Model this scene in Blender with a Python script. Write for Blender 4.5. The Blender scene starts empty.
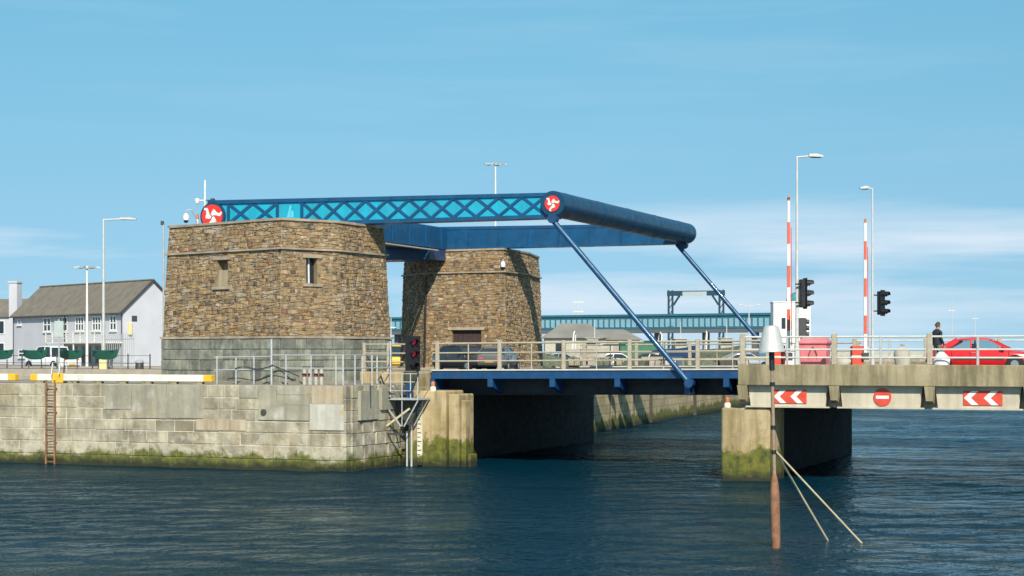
import bpy, math, random
from mathutils import Vector, Matrix
random.seed(7)
sc = bpy.context.scene
COL = sc.collection

# ------------------------------------------------------------------ camera, sky, sun, exposure
TH = math.radians(21.9); S = math.sin(TH); C = math.cos(TH)
F = 1750.0; HZ = 352.0; EYE = 5.2
cam_d = bpy.data.cameras.new('Camera'); cam = bpy.data.objects.new('Camera', cam_d); COL.objects.link(cam)
cam.location = (0, 0, EYE); cam.rotation_euler = (math.pi/2, 0, TH)
cam_d.sensor_width = 36; cam_d.lens = F*36/1024; cam_d.shift_y = (HZ-288)/1024
cam_d.clip_start = 0.5; cam_d.clip_end = 30000
sc.camera = cam
SUN_AZ = math.radians(29)      # to the right of -Y
SUN_EL = math.radians(37)
sun_d = bpy.data.lights.new('Sun', 'SUN'); sun_d.energy = 5.0; sun_d.angle = math.radians(0.5); sun_d.color = (1.0, 0.91, 0.76)
sun = bpy.data.objects.new('Sun', sun_d); COL.objects.link(sun)
to_sun = Vector((math.sin(SUN_AZ)*math.cos(SUN_EL), -math.cos(SUN_AZ)*math.cos(SUN_EL), math.sin(SUN_EL)))
sun.rotation_euler = to_sun.to_track_quat('Z', 'Y').to_euler(); sun.location = to_sun*60
w = bpy.data.worlds.new('World'); sc.world = w; w.use_nodes = True
nt = w.node_tree; nt.nodes.clear()
def N(nt, t, **kw):
    n = nt.nodes.new(t)
    for k, v in kw.items(): setattr(n, k, v)
    return n
sky = N(nt, 'ShaderNodeTexSky', sky_type='NISHITA', sun_disc=False)
sky.sun_elevation = SUN_EL; sky.sun_rotation = math.pi - SUN_AZ
sky.altitude = 0; sky.air_density = 1.0; sky.dust_density = 0.0; sky.ozone_density = 1.5
tint = N(nt, 'ShaderNodeMix', data_type='RGBA', blend_type='MULTIPLY'); tint.inputs[0].default_value = 1
tel = N(nt, 'ShaderNodeTexCoord'); tsp = N(nt, 'ShaderNodeSeparateXYZ'); nt.links.new(tel.outputs['Generated'], tsp.inputs[0])
trm = N(nt, 'ShaderNodeValToRGB'); trm.color_ramp.elements[0].position = .5; trm.color_ramp.elements[0].color = (.90, .95, .82, 1)
trm.color_ramp.elements[1].position = .60; trm.color_ramp.elements[1].color = (.78, 1.24, 1.07, 1)
tmr = N(nt, 'ShaderNodeMapRange'); tmr.inputs[1].default_value = -1; tmr.inputs[2].default_value = 1; nt.links.new(tsp.outputs[2], tmr.inputs[0]); nt.links.new(tmr.outputs[0], trm.inputs[0])
nt.links.new(trm.outputs[0], tint.inputs[7])
nt.links.new(sky.outputs[0], tint.inputs[6])
# clear maritime air: sample the sky model a little above the true direction, all the way round
stc = N(nt, 'ShaderNodeTexCoord'); smp = N(nt, 'ShaderNodeMapping'); smp.inputs['Scale'].default_value = (1, 1, .90); smp.inputs['Location'].default_value = (0, 0, .22)
snm = N(nt, 'ShaderNodeVectorMath', operation='NORMALIZE'); nt.links.new(stc.outputs['Generated'], smp.inputs[0]); nt.links.new(smp.outputs[0], snm.inputs[0]); nt.links.new(snm.outputs[0], sky.inputs[0])
tc = N(nt, 'ShaderNodeTexCoord'); mp = N(nt, 'ShaderNodeMapping'); mp.inputs['Scale'].default_value = (2.2, 2.2, 26)
nt.links.new(tc.outputs['Generated'], mp.inputs[0])
cn = N(nt, 'ShaderNodeTexNoise'); cn.inputs['Scale'].default_value = 1.25; cn.inputs['Detail'].default_value = 8; cn.inputs['Roughness'].default_value = .56
mp.inputs['Location'].default_value = (1.7, 0.4, -0.30)
nt.links.new(mp.outputs[0], cn.inputs[0])
cr = N(nt, 'ShaderNodeValToRGB'); cr.color_ramp.elements[0].position = .47; cr.color_ramp.elements[1].position = .68
nt.links.new(cn.outputs[0], cr.inputs[0])
sp = N(nt, 'ShaderNodeSeparateXYZ'); nt.links.new(tc.outputs['Generated'], sp.inputs[0])
er = N(nt, 'ShaderNodeValToRGB')           # cloud streaks lie low above the horizon
for e, (p, v) in zip([er.color_ramp.elements[0], er.color_ramp.elements[1], er.color_ramp.elements.new(.06), er.color_ramp.elements.new(.095)], [(0, .5), (.4, .0), (.055, 1.0), (.1, .05)]):
    e.position = p; e.color = (v, v, v, 1)
nt.links.new(sp.outputs[2], er.inputs[0])
cm = N(nt, 'ShaderNodeMath', operation='MULTIPLY'); nt.links.new(cr.outputs[0], cm.inputs[0]); nt.links.new(er.outputs[0], cm.inputs[1])
cm2 = N(nt, 'ShaderNodeMath', operation='MULTIPLY'); nt.links.new(cm.outputs[0], cm2.inputs[0]); cm2.inputs[1].default_value = .85
cl = N(nt, 'ShaderNodeMix', data_type='RGBA'); cl.inputs[7].default_value = (5.4, 5.9, 6.5, 1)
nt.links.new(cm2.outputs[0], cl.inputs[0]); nt.links.new(tint.outputs[2], cl.inputs[6])
bg = N(nt, 'ShaderNodeBackground'); bg.inputs[1].default_value = 0.128
nt.links.new(cl.outputs[2], bg.inputs[0])
wo = N(nt, 'ShaderNodeOutputWorld'); nt.links.new(bg.outputs[0], wo.inputs[0])
sc.view_settings.view_transform = 'Standard'; sc.view_settings.look = 'None'; sc.view_settings.gamma = 1
sc.view_settings.use_curve_mapping = False; sc.view_settings.exposure = 0.25
sc.render.engine = 'CYCLES'

# ------------------------------------------------------------------ pixel -> place helpers
def onY(px, py, Y):
    t = (px-512)/F; D = Y/(C+S*t); return Vector((D*(-S+C*t), Y, EYE-(py-HZ)/F*D))
def onD(px, py, D):
    R = (px-512)/F*D; return Vector((-S*D+C*R, C*D+S*R, EYE-(py-HZ)/F*D))
def onZ(px, py, Z):
    return onD(px, py, (EYE-Z)*F/(py-HZ))

# ------------------------------------------------------------------ materials
def mat(name, col, rough=.75, var=.18, scale=3.0, bump=.0, bscale=None, metal=0., attr=False, rnd=0., streak=0., streak_col=(.05,.045,.03),
        algae=None, patch=0., patch_col=(.6,.58,.52), patch_scale=.8, emit=0., spec=.5, coat=0., brick=None, rust=0., wav=0., patch2=0., patch2_col=(.3,.2,.08), patch2_scale=.5):
    m = bpy.data.materials.new(name); m.use_nodes = True; t = m.node_tree; t.nodes.clear()
    out = N(t, 'ShaderNodeOutputMaterial'); b = N(t, 'ShaderNodeBsdfPrincipled'); t.links.new(b.outputs[0], out.inputs[0])
    b.inputs['Roughness'].default_value = rough; b.inputs['Metallic'].default_value = metal
    b.inputs['Specular IOR Level'].default_value = spec; b.inputs['Coat Weight'].default_value = coat
    geo = N(t, 'ShaderNodeNewGeometry'); pos = geo.outputs['Position']
    if attr:
        a = N(t, 'ShaderNodeAttribute'); a.attribute_name = 'Col'; cur = a.outputs['Color']
    else:
        r = N(t, 'ShaderNodeRGB'); r.outputs[0].default_value = (*col, 1); cur = r.outputs[0]
    if brick:
        bt = N(t, 'ShaderNodeTexBrick'); bt.inputs['Scale'].default_value = 1
        bt.inputs['Brick Width'].default_value = brick[0]; bt.inputs['Row Height'].default_value = brick[1]; bt.inputs['Mortar Size'].default_value = brick[2]
        bt.inputs['Color1'].default_value = (1, 1, 1, 1); bt.inputs['Color2'].default_value = (.72, .72, .7, 1); bt.inputs['Mortar'].default_value = (.45, .45, .42, 1)
        sx = N(t, 'ShaderNodeSeparateXYZ'); t.links.new(pos, sx.inputs[0]); cx = N(t, 'ShaderNodeCombineXYZ')
        ad = N(t, 'ShaderNodeMath', operation='ADD'); t.links.new(sx.outputs[0], ad.inputs[0]); t.links.new(sx.outputs[1], ad.inputs[1])
        t.links.new(ad.outputs[0], cx.inputs[0]); t.links.new(sx.outputs[2], cx.inputs[1]); t.links.new(cx.outputs[0], bt.inputs[0])
        mx = N(t, 'ShaderNodeMix', data_type='RGBA', blend_type='MULTIPLY'); mx.inputs[0].default_value = 1
        t.links.new(cur, mx.inputs[6]); t.links.new(bt.outputs[0], mx.inputs[7]); cur = mx.outputs[2]
    def noise(sc_, detail=5, rgh=.55, mapping=None):
        n = N(t, 'ShaderNodeTexNoise'); n.inputs['Scale'].default_value = sc_; n.inputs['Detail'].default_value = detail; n.inputs['Roughness'].default_value = rgh
        if mapping:
            mpp = N(t, 'ShaderNodeMapping'); mpp.inputs['Scale'].default_value = mapping; t.links.new(pos, mpp.inputs[0]); t.links.new(mpp.outputs[0], n.inputs[0])
        else: t.links.new(pos, n.inputs[0])
        return n.outputs[0]
    def ramp(v, p0, p1, hi=1., lo=0.):
        r = N(t, 'ShaderNodeMapRange'); r.inputs[1].default_value = p0; r.inputs[2].default_value = p1; r.inputs[3].default_value = lo; r.inputs[4].default_value = hi
        r.clamp = True; t.links.new(v, r.inputs[0]); return r.outputs[0]
    def mixc(fac, col2, cur, blend='MIX'):
        mx = N(t, 'ShaderNodeMix', data_type='RGBA', blend_type=blend)
        if isinstance(fac, float): mx.inputs[0].default_value = fac
        else: t.links.new(fac, mx.inputs[0])
        t.links.new(cur, mx.inputs[6])
        if isinstance(col2, tuple): mx.inputs[7].default_value = (*col2, 1)
        else: t.links.new(col2, mx.inputs[7])
        return mx.outputs[2]
    if var:
        v = ramp(noise(scale), .3, .7, 1+var, 1-var)
        cc = N(t, 'ShaderNodeCombineColor')
        for i in range(3): t.links.new(v, cc.inputs[i])
        cur = mixc(1.0, cc.outputs[0], cur, 'MULTIPLY')
    if rnd:
        oi = N(t, 'ShaderNodeObjectInfo'); v = ramp(oi.outputs['Random'], 0, 1, 1+rnd, 1-rnd); cc = N(t, 'ShaderNodeCombineColor')
        v2 = ramp(oi.outputs['Random'], 0, 1, 1+rnd*.75, 1-rnd*1.0)
        t.links.new(v, cc.inputs[0]); t.links.new(v, cc.inputs[1]); t.links.new(v2, cc.inputs[2]); cur = mixc(1.0, cc.outputs[0], cur, 'MULTIPLY')
    if patch:
        cur = mixc(ramp(noise(patch_scale, 7, .62), .54, .68, patch), patch_col, cur)
    if patch2:
        cur = mixc(ramp(noise(patch2_scale, 6, .6, (1.0, 1.0, 1.3)), .55, .66, patch2), patch2_col, cur)
    if streak:
        cur = mixc(ramp(noise(1.0, 7, .62, (2.6, 2.6, .30)), .42, .66, streak), streak_col, cur)
    if rust:
        cur = mixc(ramp(noise(5.0, 6, .6), .45, .62, rust), (.16, .055, .02), cur)
    if algae:
        sx = N(t, 'ShaderNodeSeparateXYZ'); t.links.new(pos, sx.inputs[0])
        nz = ramp(noise(.9, 7, .68), .25, .75, algae[1], -algae[1])
        ad = N(t, 'ShaderNodeMath', operation='ADD'); t.links.new(sx.outputs[2], ad.inputs[0]); t.links.new(nz, ad.inputs[1])
        g = ramp(ad.outputs[0], algae[0]-.12, algae[0]+.14, 0., .95)
        gc = mixc(ramp(noise(4.5, 5, .7), .35, .65), (.125, .11, .022), None) if False else None
        n2 = noise(3.5, 6, .7); mx = N(t, 'ShaderNodeMix', data_type='RGBA'); t.links.new(ramp(n2, .35, .62), mx.inputs[0])
        mx.inputs[6].default_value = (.026, .042, .004, 1); mx.inputs[7].default_value = (.135, .135, .012, 1)
        ad3 = N(t, 'ShaderNodeMath', operation='ADD'); t.links.new(sx.outputs[2], ad3.inputs[0]); t.links.new(ramp(noise(1.6, 7, .7), .25, .75, 1.9, -1.9), ad3.inputs[1])
        if len(algae) > 2: cur = mixc(ramp(ad3.outputs[0], algae[0]+.25, algae[0]+.45, 0., .42), (.52, .48, .37), cur)
        cur = mixc(g, mx.outputs[2], cur)
        ad2 = N(t, 'ShaderNodeMath', operation='ADD'); t.links.new(sx.outputs[2], ad2.inputs[0]); t.links.new(ramp(noise(2.0, 4, .6), .3, .7, .12, -.12), ad2.inputs[1])
        cur = mixc(ramp(ad2.outputs[0], .12, .42, 0., .9), (.012, .015, .008), cur)
    t.links.new(cur, b.inputs['Base Color'])
    if emit:
        t.links.new(cur, b.inputs['Emission Color']); b.inputs['Emission Strength'].default_value = emit
    if bump:
        bn = N(t, 'ShaderNodeBump'); bn.inputs['Strength'].default_value = bump; bn.inputs['Distance'].default_value = .05
        t.links.new(noise(bscale or scale*3, 6, .6), bn.inputs['Height']); t.links.new(bn.outputs[0], b.inputs['Normal'])
    if var and rough > .3:
        t.links.new(ramp(noise(scale*1.7, 4), .3, .7, min(1, rough+.1), rough-.1), b.inputs['Roughness'])
    return m

M = {}
M['rubble'] = mat('rubble_stone', (0, 0, 0), .9, .30, 4, .5, 14, attr=True, patch=.45, patch_col=(.38, .26, .125), patch_scale=.7, patch2=.5, patch2_col=(.46, .42, .35), patch2_scale=1.5)
M['mortar'] = mat('lime_mortar', (.24, .18, .105), .95, .3, 2.5, .5, 12)
M['coping'] = mat('coping_stone', (.33, .27, .20), .85, .25, 2, .25, 9, rnd=.15)
M['slate'] = mat('base_stone', (.21, .215, .18), .85, .4, 2.2, .6, 8, rnd=.3, patch=.55, patch_col=(.36, .34, .26), patch_scale=1.3, streak=.5, streak_col=(.07, .08, .075))
M['block'] = mat('quay_stone', (.35, .315, .24), .85, .42, 1.4, .8, 6, rnd=.22, patch=.8, patch_col=(.53, .48, .38), patch_scale=.75, streak=.65, streak_col=(.19, .16, .10), patch2=.55, patch2_col=(.32, .24, .13), patch2_scale=.5, algae=(.62, .45, 1))
M['joint'] = mat('quay_joint', (.50, .46, .38), .95, .35, 1.5, .3, algae=(.85, .6), patch=.7, patch_col=(.20, .17, .12), patch_scale=.5)
M['render'] = mat('cement_render', (.33, .305, .235), .85, .22, 1.0, .4, 6, rnd=.10, streak=.75, streak_col=(.20, .185, .145), patch=.75, patch_col=(.54, .52, .46), patch_scale=.9, patch2=.4, patch2_col=(.30, .23, .13), patch2_scale=.7)
M['lime'] = mat('lime_wash', (.50, .48, .42), .85, .14, 1.0, .25, 6, streak=.7, streak_col=(.36, .34, .29), patch=.6, patch_col=(.36, .34, .28), patch_scale=1.3, patch2=.8, patch2_col=(.42, .30, .12), patch2_scale=.9)
M['brownrender'] = mat('brown_render', (.30, .235, .15), .85, .2, 1.0, .3, 6, streak=.6, streak_col=(.55, .49, .38))
M['ground'] = mat('quay_ground', (.24, .215, .18), .9, .2, .8, .3, 6, patch=.4, patch_col=(.36, .31, .25), patch_scale=.3)
M['asphalt'] = mat('asphalt', (.06, .06, .062), .9, .2, 2, .3, 30)
M['pave'] = mat('paving', (.34, .30, .25), .9, .15, 2, .1)
M['concrete'] = mat('stained_concrete', (.31, .26, .16), .85, .2, 1.2, .3, 9, streak=.8, streak_col=(.10, .085, .04), patch=.35, patch_col=(.34, .29, .19), patch_scale=.8)
M['beamconc'] = mat('beam_concrete', (.50, .45, .35), .8, .14, 1.0, .15, 9, streak=.4, streak_col=(.26, .22, .14))
M['pier'] = mat('pier_concrete', (.42, .33, .19), .85, .25, 1.1, .4, 7, streak=.8, streak_col=(.16, .115, .035), patch=.6, patch_col=(.36, .27, .09), patch_scale=.7, patch2=.5, patch2_col=(.17, .13, .05), patch2_scale=.8, algae=(1.2, .7))
M['shadewall'] = mat('wall_painted_shade', (.012, .012, .011), .8, .3, 2, .4, 8, streak=.4, streak_col=(.022, .02, .015))  # under-deck shade put into the wall colour as near black
M['farwall'] = mat('far_quay_stone', (.44, .36, .22), .9, .25, .8, .4, 3, brick=(1.1, .55, .03), streak=.4, streak_col=(.24, .18, .09), algae=(.75, .5))
M['blue'] = mat('bridge_blue', (.004, .052, .155), .45, .2, 1.5, coat=.1, streak=.25, streak_col=(.012, .028, .05), patch=.12, patch_col=(.12, .07, .04), patch_scale=3)
M['bluedark'] = mat('girder_painted_shade', (.006, .010, .016), .6, .15, 2)  # inner girders coloured near black to stand for the shade below the deck
M['beamblue'] = mat('beam_blue', (.003, .068, .175), .42, .18, 1.5, coat=.1, streak=.25, streak_col=(.012, .03, .05), patch=.10, patch_col=(.10, .08, .06), patch_scale=3)
M['tube'] = mat('tube_blue', (.002, .044, .105), .40, .2, 1.2, coat=.1, streak=.3, streak_col=(.02, .03, .04))
M['cyan'] = mat('panel_cyan', (.008, .34, .50), .5, .12, 1.0, streak=.35, streak_col=(.02, .16, .22))
M['red'] = mat('sign_red', (.62, .06, .03), .5, .12, 4, streak=.25, streak_col=(.35, .10, .06))
M['discred'] = mat('disc_red', (.66, .035, .028), .45, .06, 4)
M['fadedred'] = mat('faded_red', (.58, .10, .05), .6, .1, 3)
M['white'] = mat('white_paint', (.72, .72, .69), .5, .1, 2, streak=.2, streak_col=(.5, .47, .4))
M['dirtywhite'] = mat('weathered_white', (.72, .70, .64), .7, .12, 2, streak=.3, streak_col=(.4, .36, .28))
M['gaugewhite'] = mat('gauge_white', (.66, .62, .5), .6, .15, 2, streak=.5, streak_col=(.42, .34, .16), algae=(.3, .8))
M['yellow'] = mat('yellow_paint', (.72, .42, .03), .6, .12, 3)
M['gold'] = mat('emblem_gold', (.70, .58, .30), .5, .05)
M['conewhite'] = mat('cone_white', (.52, .52, .50), .42, .08, 3, metal=.25)
M['galv'] = mat('galvanised', (.48, .50, .50), .45, .12, 6, metal=.35)
M['railpaint'] = mat('rail_paint', (.38, .345, .27), .6, .15, 4, streak=.3, streak_col=(.35, .25, .14))
M['railgrey'] = mat('rail_grey', (.56, .54, .48), .55, .12, 3)
M['polegrey'] = mat('lamp_column', (.50, .51, .50), .5, .1, 3)
M['black'] = mat('black_plastic', (.012, .012, .014), .45, .1, 4)
M['dark'] = mat('dark_metal', (.045, .048, .05), .55, .15, 4)
M['rubber'] = mat('tyre_rubber', (.018, .018, .018), .85, .1, 6)
M['glass'] = mat('dark_glass', (.015, .022, .028), .06, 0, spec=.8)
M['lens'] = mat('signal_red', (.75, .01, .05), .3, 0, emit=.35)
M['unlit'] = mat('signal_unlit', (.05, .03, .03), .25, 0)
M['rustpole'] = mat('rusty_steel', (.24, .115, .06), .8, .35, 6, .4, 20)
M['postgrey'] = mat('pole_weathered', (.30, .22, .15), .7, .25, 5, rust=.5)
M['stay'] = mat('stay_timber', (.50, .44, .28), .7, .15, 4)
M['carred'] = mat('car_red', (.62, .012, .016), .25, .03, 3, coat=.6)
M['cardark'] = mat('car_charcoal', (.035, .037, .04), .3, .03, 3, coat=.5)
M['carsilver'] = mat('car_silver', (.42, .43, .44), .3, .03, 3, metal=.4, coat=.5)
M['cargrey'] = mat('car_grey', (.13, .135, .14), .3, .03, 3, coat=.5)
M['carwhite'] = mat('car_white', (.75, .76, .77), .3, .03, 3, coat=.5)
M['carblue'] = mat('car_blue', (.015, .05, .12), .3, .03, 3, coat=.5)
M['chrome'] = mat('bright_trim', (.7, .7, .7), .2, 0, metal=.9)
M['pink'] = mat('faded_pink_plastic', (.62, .17, .19), .6, .1, 2, patch=.3, patch_col=(.68, .28, .28))
M['pinkdark'] = mat('dark_moulding', (.16, .035, .04), .6, .1, 2)
M['house'] = mat('pale_render', (.48, .49, .535), .85, .06, .6)
M['roof'] = mat('roof_slate', (.165, .145, .115), .85, .2, 1.2, .3, 4, patch=.4, patch_col=(.16, .13, .085), patch_scale=.3)
M['frame'] = mat('window_frame', (.75, .75, .74), .5, .05)
M['green'] = mat('green_planter', (.008, .085, .06), .45, .12, 3)
M['signgrey'] = mat('sign_grey', (.36, .42, .42), .5, .08)
M['walkblue'] = mat('walkway_blue', (.02, .12, .17), .5, .1, 1)
M['walkglass'] = mat('walkway_glass', (.20, .36, .44), .15, .08, .5, spec=.7)
M['walkgrey'] = mat('walkway_soffit', (.10, .11, .12), .7, .1, .5)
M['gantry'] = mat('gantry_steel', (.012, .045, .075), .55, .12, 1)
M['shedroof'] = mat('shed_roof', (.20, .19, .17), .8, .15, .5)
M['teal'] = mat('teal_paint', (.03, .22, .24), .5, .1)
M['wood'] = mat('brown_shutter', (.055, .032, .028), .6, .25, 4)
M['timber'] = mat('fender_timber', (.06, .055, .045), .85, .25, 3, .4, 10)
M['skin'] = mat('skin', (.42, .22, .15), .6, .05)
M['navy'] = mat('navy_jacket', (.018, .022, .035), .85, .15, 8)
M['khaki'] = mat('grey_trousers', (.15, .135, .11), .85, .15, 8)
M['hair'] = mat('dark_hair', (.05, .028, .018), .7, .2, 20)
M['bag'] = mat('white_bag', (.70, .72, .76), .7, .08, 3, .3, 6)
M['hose'] = mat('hose_rubber', (.02, .02, .022), .7, .1)
M['container'] = mat('container_green', (.04, .16, .09), .6, .12, 1)
M['crate_o'] = mat('crate_orange', (.50, .16, .05), .6, .15, 2)
M['crate_n'] = mat('crate_brown', (.24, .12, .06), .7, .15, 2)
M['crate_b'] = mat('crate_blue', (.06, .12, .19), .6, .15, 2)
M['net'] = mat('net_pile', (.10, .12, .08), .95, .4, 6, .5, 20)
M['wicker'] = mat('creel_netting', (.26, .23, .16), .9, .35, 6, .4, 20)
M['breakwater'] = mat('breakwater_stone', (.36, .33, .27), .9, .2, .3, .3, 2, brick=(2.2, 1.0, .05), algae=(1.2, .6))
M['sack'] = mat('pale_sack', (.42, .40, .34), .85, .12, 3, .3)

# ------------------------------------------------------------------ mesh builder
class MB:
    def __init__(s): s.v = []; s.f = []; s.mi = []; s.c = []; s.cur = 0; s.col = None
    def add(s, vs, fs):
        o = len(s.v); s.v += [tuple(p) for p in vs]
        for f in fs: s.f.append(tuple(o+i for i in f)); s.mi.append(s.cur); s.c.append(s.col)
    def hexa(s, p):     # 8 corners: bottom ccw 0-3, top 4-7
        s.add(p, [(3,2,1,0),(4,5,6,7),(0,1,5,4),(1,2,6,5),(2,3,7,6),(3,0,4,7)])
    def box(s, x0, x1, y0, y1, z0, z1):
        s.hexa([(x0,y0,z0),(x1,y0,z0),(x1,y1,z0),(x0,y1,z0),(x0,y0,z1),(x1,y0,z1),(x1,y1,z1),(x0,y1,z1)]); return s
    def cbox(s, x0, x1, y0, y1, z0, z1, b=.02):     # chamfered box (all 12 edges)
        P = []; idx = {}
        X = (x0, x1); Y = (y0, y1); Z = (z0, z1)
        def vid(i, j, k, ax):
            key = (i, j, k, ax)
            if key not in idx:
                p = [X[i], Y[j], Z[k]]; sg = [1 if i == 0 else -1, 1 if j == 0 else -1, 1 if k == 0 else -1]
                for a in range(3):
                    if a != ax: p[a] += sg[a]*b
                idx[key] = len(P); P.append(tuple(p))
            return idx[key]
        Fc = []
        cen = Vector(((x0+x1)/2, (y0+y1)/2, (z0+z1)/2))
        def face(ids):
            pts = [Vector(P[i]) for i in ids]; n = (pts[1]-pts[0]).cross(pts[2]-pts[0]); m = sum(pts, Vector())/len(pts)
            Fc.append(tuple(ids) if n.dot(m-cen) > 0 else tuple(reversed(ids)))
        cyc = [(0,0),(1,0),(1,1),(0,1)]
        for e in (0, 1):
            face([vid(e, a, c, 0) for a, c in cyc]); face([vid(a, e, c, 1) for a, c in cyc]); face([vid(a, c, e, 2) for a, c in cyc])
        for i in (0, 1):
            for j in (0, 1):
                face([vid(i,j,0,0), vid(i,j,1,0), vid(i,j,1,1), vid(i,j,0,1)])
                face([vid(i,0,j,0), vid(i,1,j,0), vid(i,1,j,2), vid(i,0,j,2)])
                face([vid(0,i,j,1), vid(1,i,j,1), vid(1,i,j,2), vid(0,i,j,2)])
                for k in (0, 1): face([vid(i,j,k,0), vid(i,j,k,1), vid(i,j,k,2)])
        s.add(P, Fc); return s
    def bar(s, a, b, wx, wy, up=(0,0,1)):           # rectangular bar from a to b
        a = Vector(a); b = Vector(b); d = (b-a).normalized(); up = Vector(up)
        if abs(d.dot(up)) > .99: up = Vector((0,1,0))
        r = d.cross(up).normalized()*wx/2; u = r.cross(d).normalized()*wy/2
        s.hexa([a-r-u, a+r-u, a+r+u, a-r+u, b-r-u, b+r-u, b+r+u, b-r+u]); return s
    def cyl(s, a, b, r0, r1=None, n=12, caps=True):
        if r1 is None: r1 = r0
        a = Vector(a); b = Vector(b); d = (b-a).normalized(); up = Vector((0,0,1)) if abs(d.z) < .95 else Vector((1,0,0))
        x = d.cross(up).normalized(); y = d.cross(x).normalized()
        vs = []
        for p, r in ((a, r0), (b, r1)):
            for i in range(n):
                t = 2*math.pi*i/n; vs.append(p + x*(r*math.cos(t)) + y*(r*math.sin(t)))
        fs = [(i, (i+1) % n, n+(i+1) % n, n+i) for i in range(n)]
        fs = [tuple(reversed(f)) for f in fs]
        if caps: fs += [tuple(range(n)), tuple(reversed(range(n, 2*n)))]
        s.add(vs, fs); return s
    def lathe(s, prof, cx=0, cy=0, cz=0, n=16):     # prof list of (r, z), bottom to top
        vs = []; fs = []
        for r, z in prof:
            for i in range(n):
                t = 2*math.pi*i/n; vs.append((cx+r*math.cos(t), cy+r*math.sin(t), cz+z))
        m = len(prof)
        for k in range(m-1):
            for i in range(n): fs.append((k*n+i, k*n+(i+1) % n, (k+1)*n+(i+1) % n, (k+1)*n+i))
        if prof[0][0] > 1e-4: fs.append(tuple(reversed(range(n))))
        if prof[-1][0] > 1e-4: fs.append(tuple(range((m-1)*n, m*n)))
        s.add(vs, fs); return s
    def tube(s, pts, r, n=6):
        for a, b in zip(pts[:-1], pts[1:]): s.cyl(a, b, r, r, n)
        return s
    def prism(s, poly, z0, z1):                     # vertical prism of an xy polygon (ccw)
        n = len(poly); vs = [(x, y, z0) for x, y in poly] + [(x, y, z1) for x, y in poly]
        s.add(vs, [tuple(reversed(range(n))), tuple(range(n, 2*n))] + [(i, (i+1) % n, n+(i+1) % n, n+i) for i in range(n)]); return s
    def prismY(s, poly, y0, y1):                    # extrude an xz polygon along y
        n = len(poly); vs = [(x, y0, z) for x, z in poly] + [(x, y1, z) for x, z in poly]
        ar = sum(poly[i][0]*poly[(i+1) % n][1]-poly[(i+1) % n][0]*poly[i][1] for i in range(n))
        fs = [tuple(range(n)), tuple(reversed(range(n, 2*n)))] + [(i, n+i, n+(i+1) % n, (i+1) % n) for i in range(n)]
        if ar < 0: fs = [tuple(reversed(f)) for f in fs]
        s.add(vs, fs); return s
    def loft(s, rings, cap=True):
        n = len(rings[0]); o = []; fs = []
        for r in rings: o += r
        for k in range(len(rings)-1):
            for i in range(n): fs.append((k*n+i, k*n+(i+1) % n, (k+1)*n+(i+1) % n, (k+1)*n+i))
        if cap: fs += [tuple(reversed(range(n))), tuple(range((len(rings)-1)*n, len(rings)*n))]
        s.add(o, fs); return s
    def build(s, name, mats, parent=None, loc=None, smooth=False, rz=None, bevel=0):
        me = bpy.data.meshes.new(name); me.from_pydata(s.v, [], s.f)
        if not isinstance(mats, (list, tuple)): mats = [mats]
        for m in mats: me.materials.append(M[m] if isinstance(m, str) else m)
        if len(mats) > 1: me.polygons.foreach_set('material_index', s.mi)
        if any(c is not None for c in s.c):
            a = me.color_attributes.new('Col', 'FLOAT_COLOR', 'CORNER'); buf = []
            for p, c in zip(me.polygons, s.c):
                c = c or (.2, .2, .2); buf += [c[0], c[1], c[2], 1.]*p.loop_total
            a.data.foreach_set('color', buf)
        me.update()
        o = bpy.data.objects.new(name, me); COL.objects.link(o)
        if smooth:
            me.polygons.foreach_set('use_smooth', [True]*len(me.polygons))
            try:
                me.set_sharp_from_angle(angle=math.radians(38))
            except Exception: pass
        if bevel:
            bm = o.modifiers.new('bevel', 'BEVEL'); bm.width = bevel; bm.segments = 2; bm.limit_method = 'ANGLE'
        if parent: o.parent = parent
        if loc is not None: o.location = loc
        if rz is not None: o.rotation_euler = (0, 0, rz)
        return o
def tag(o, label, cat, group=None):
    o['label'] = label; o['category'] = cat
    if group: o['group'] = group
    return o
def thing(name, label, cat, loc=(0,0,0), rz=0, group=None):
    o = bpy.data.objects.new(name, None); COL.objects.link(o); o.location = loc; o.rotation_euler = (0, 0, rz); o.empty_display_size = .3
    return tag(o, label, cat, group)
def struct(o): o['kind'] = 'structure'; return o
def U(a, b): return random.uniform(a, b)

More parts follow.
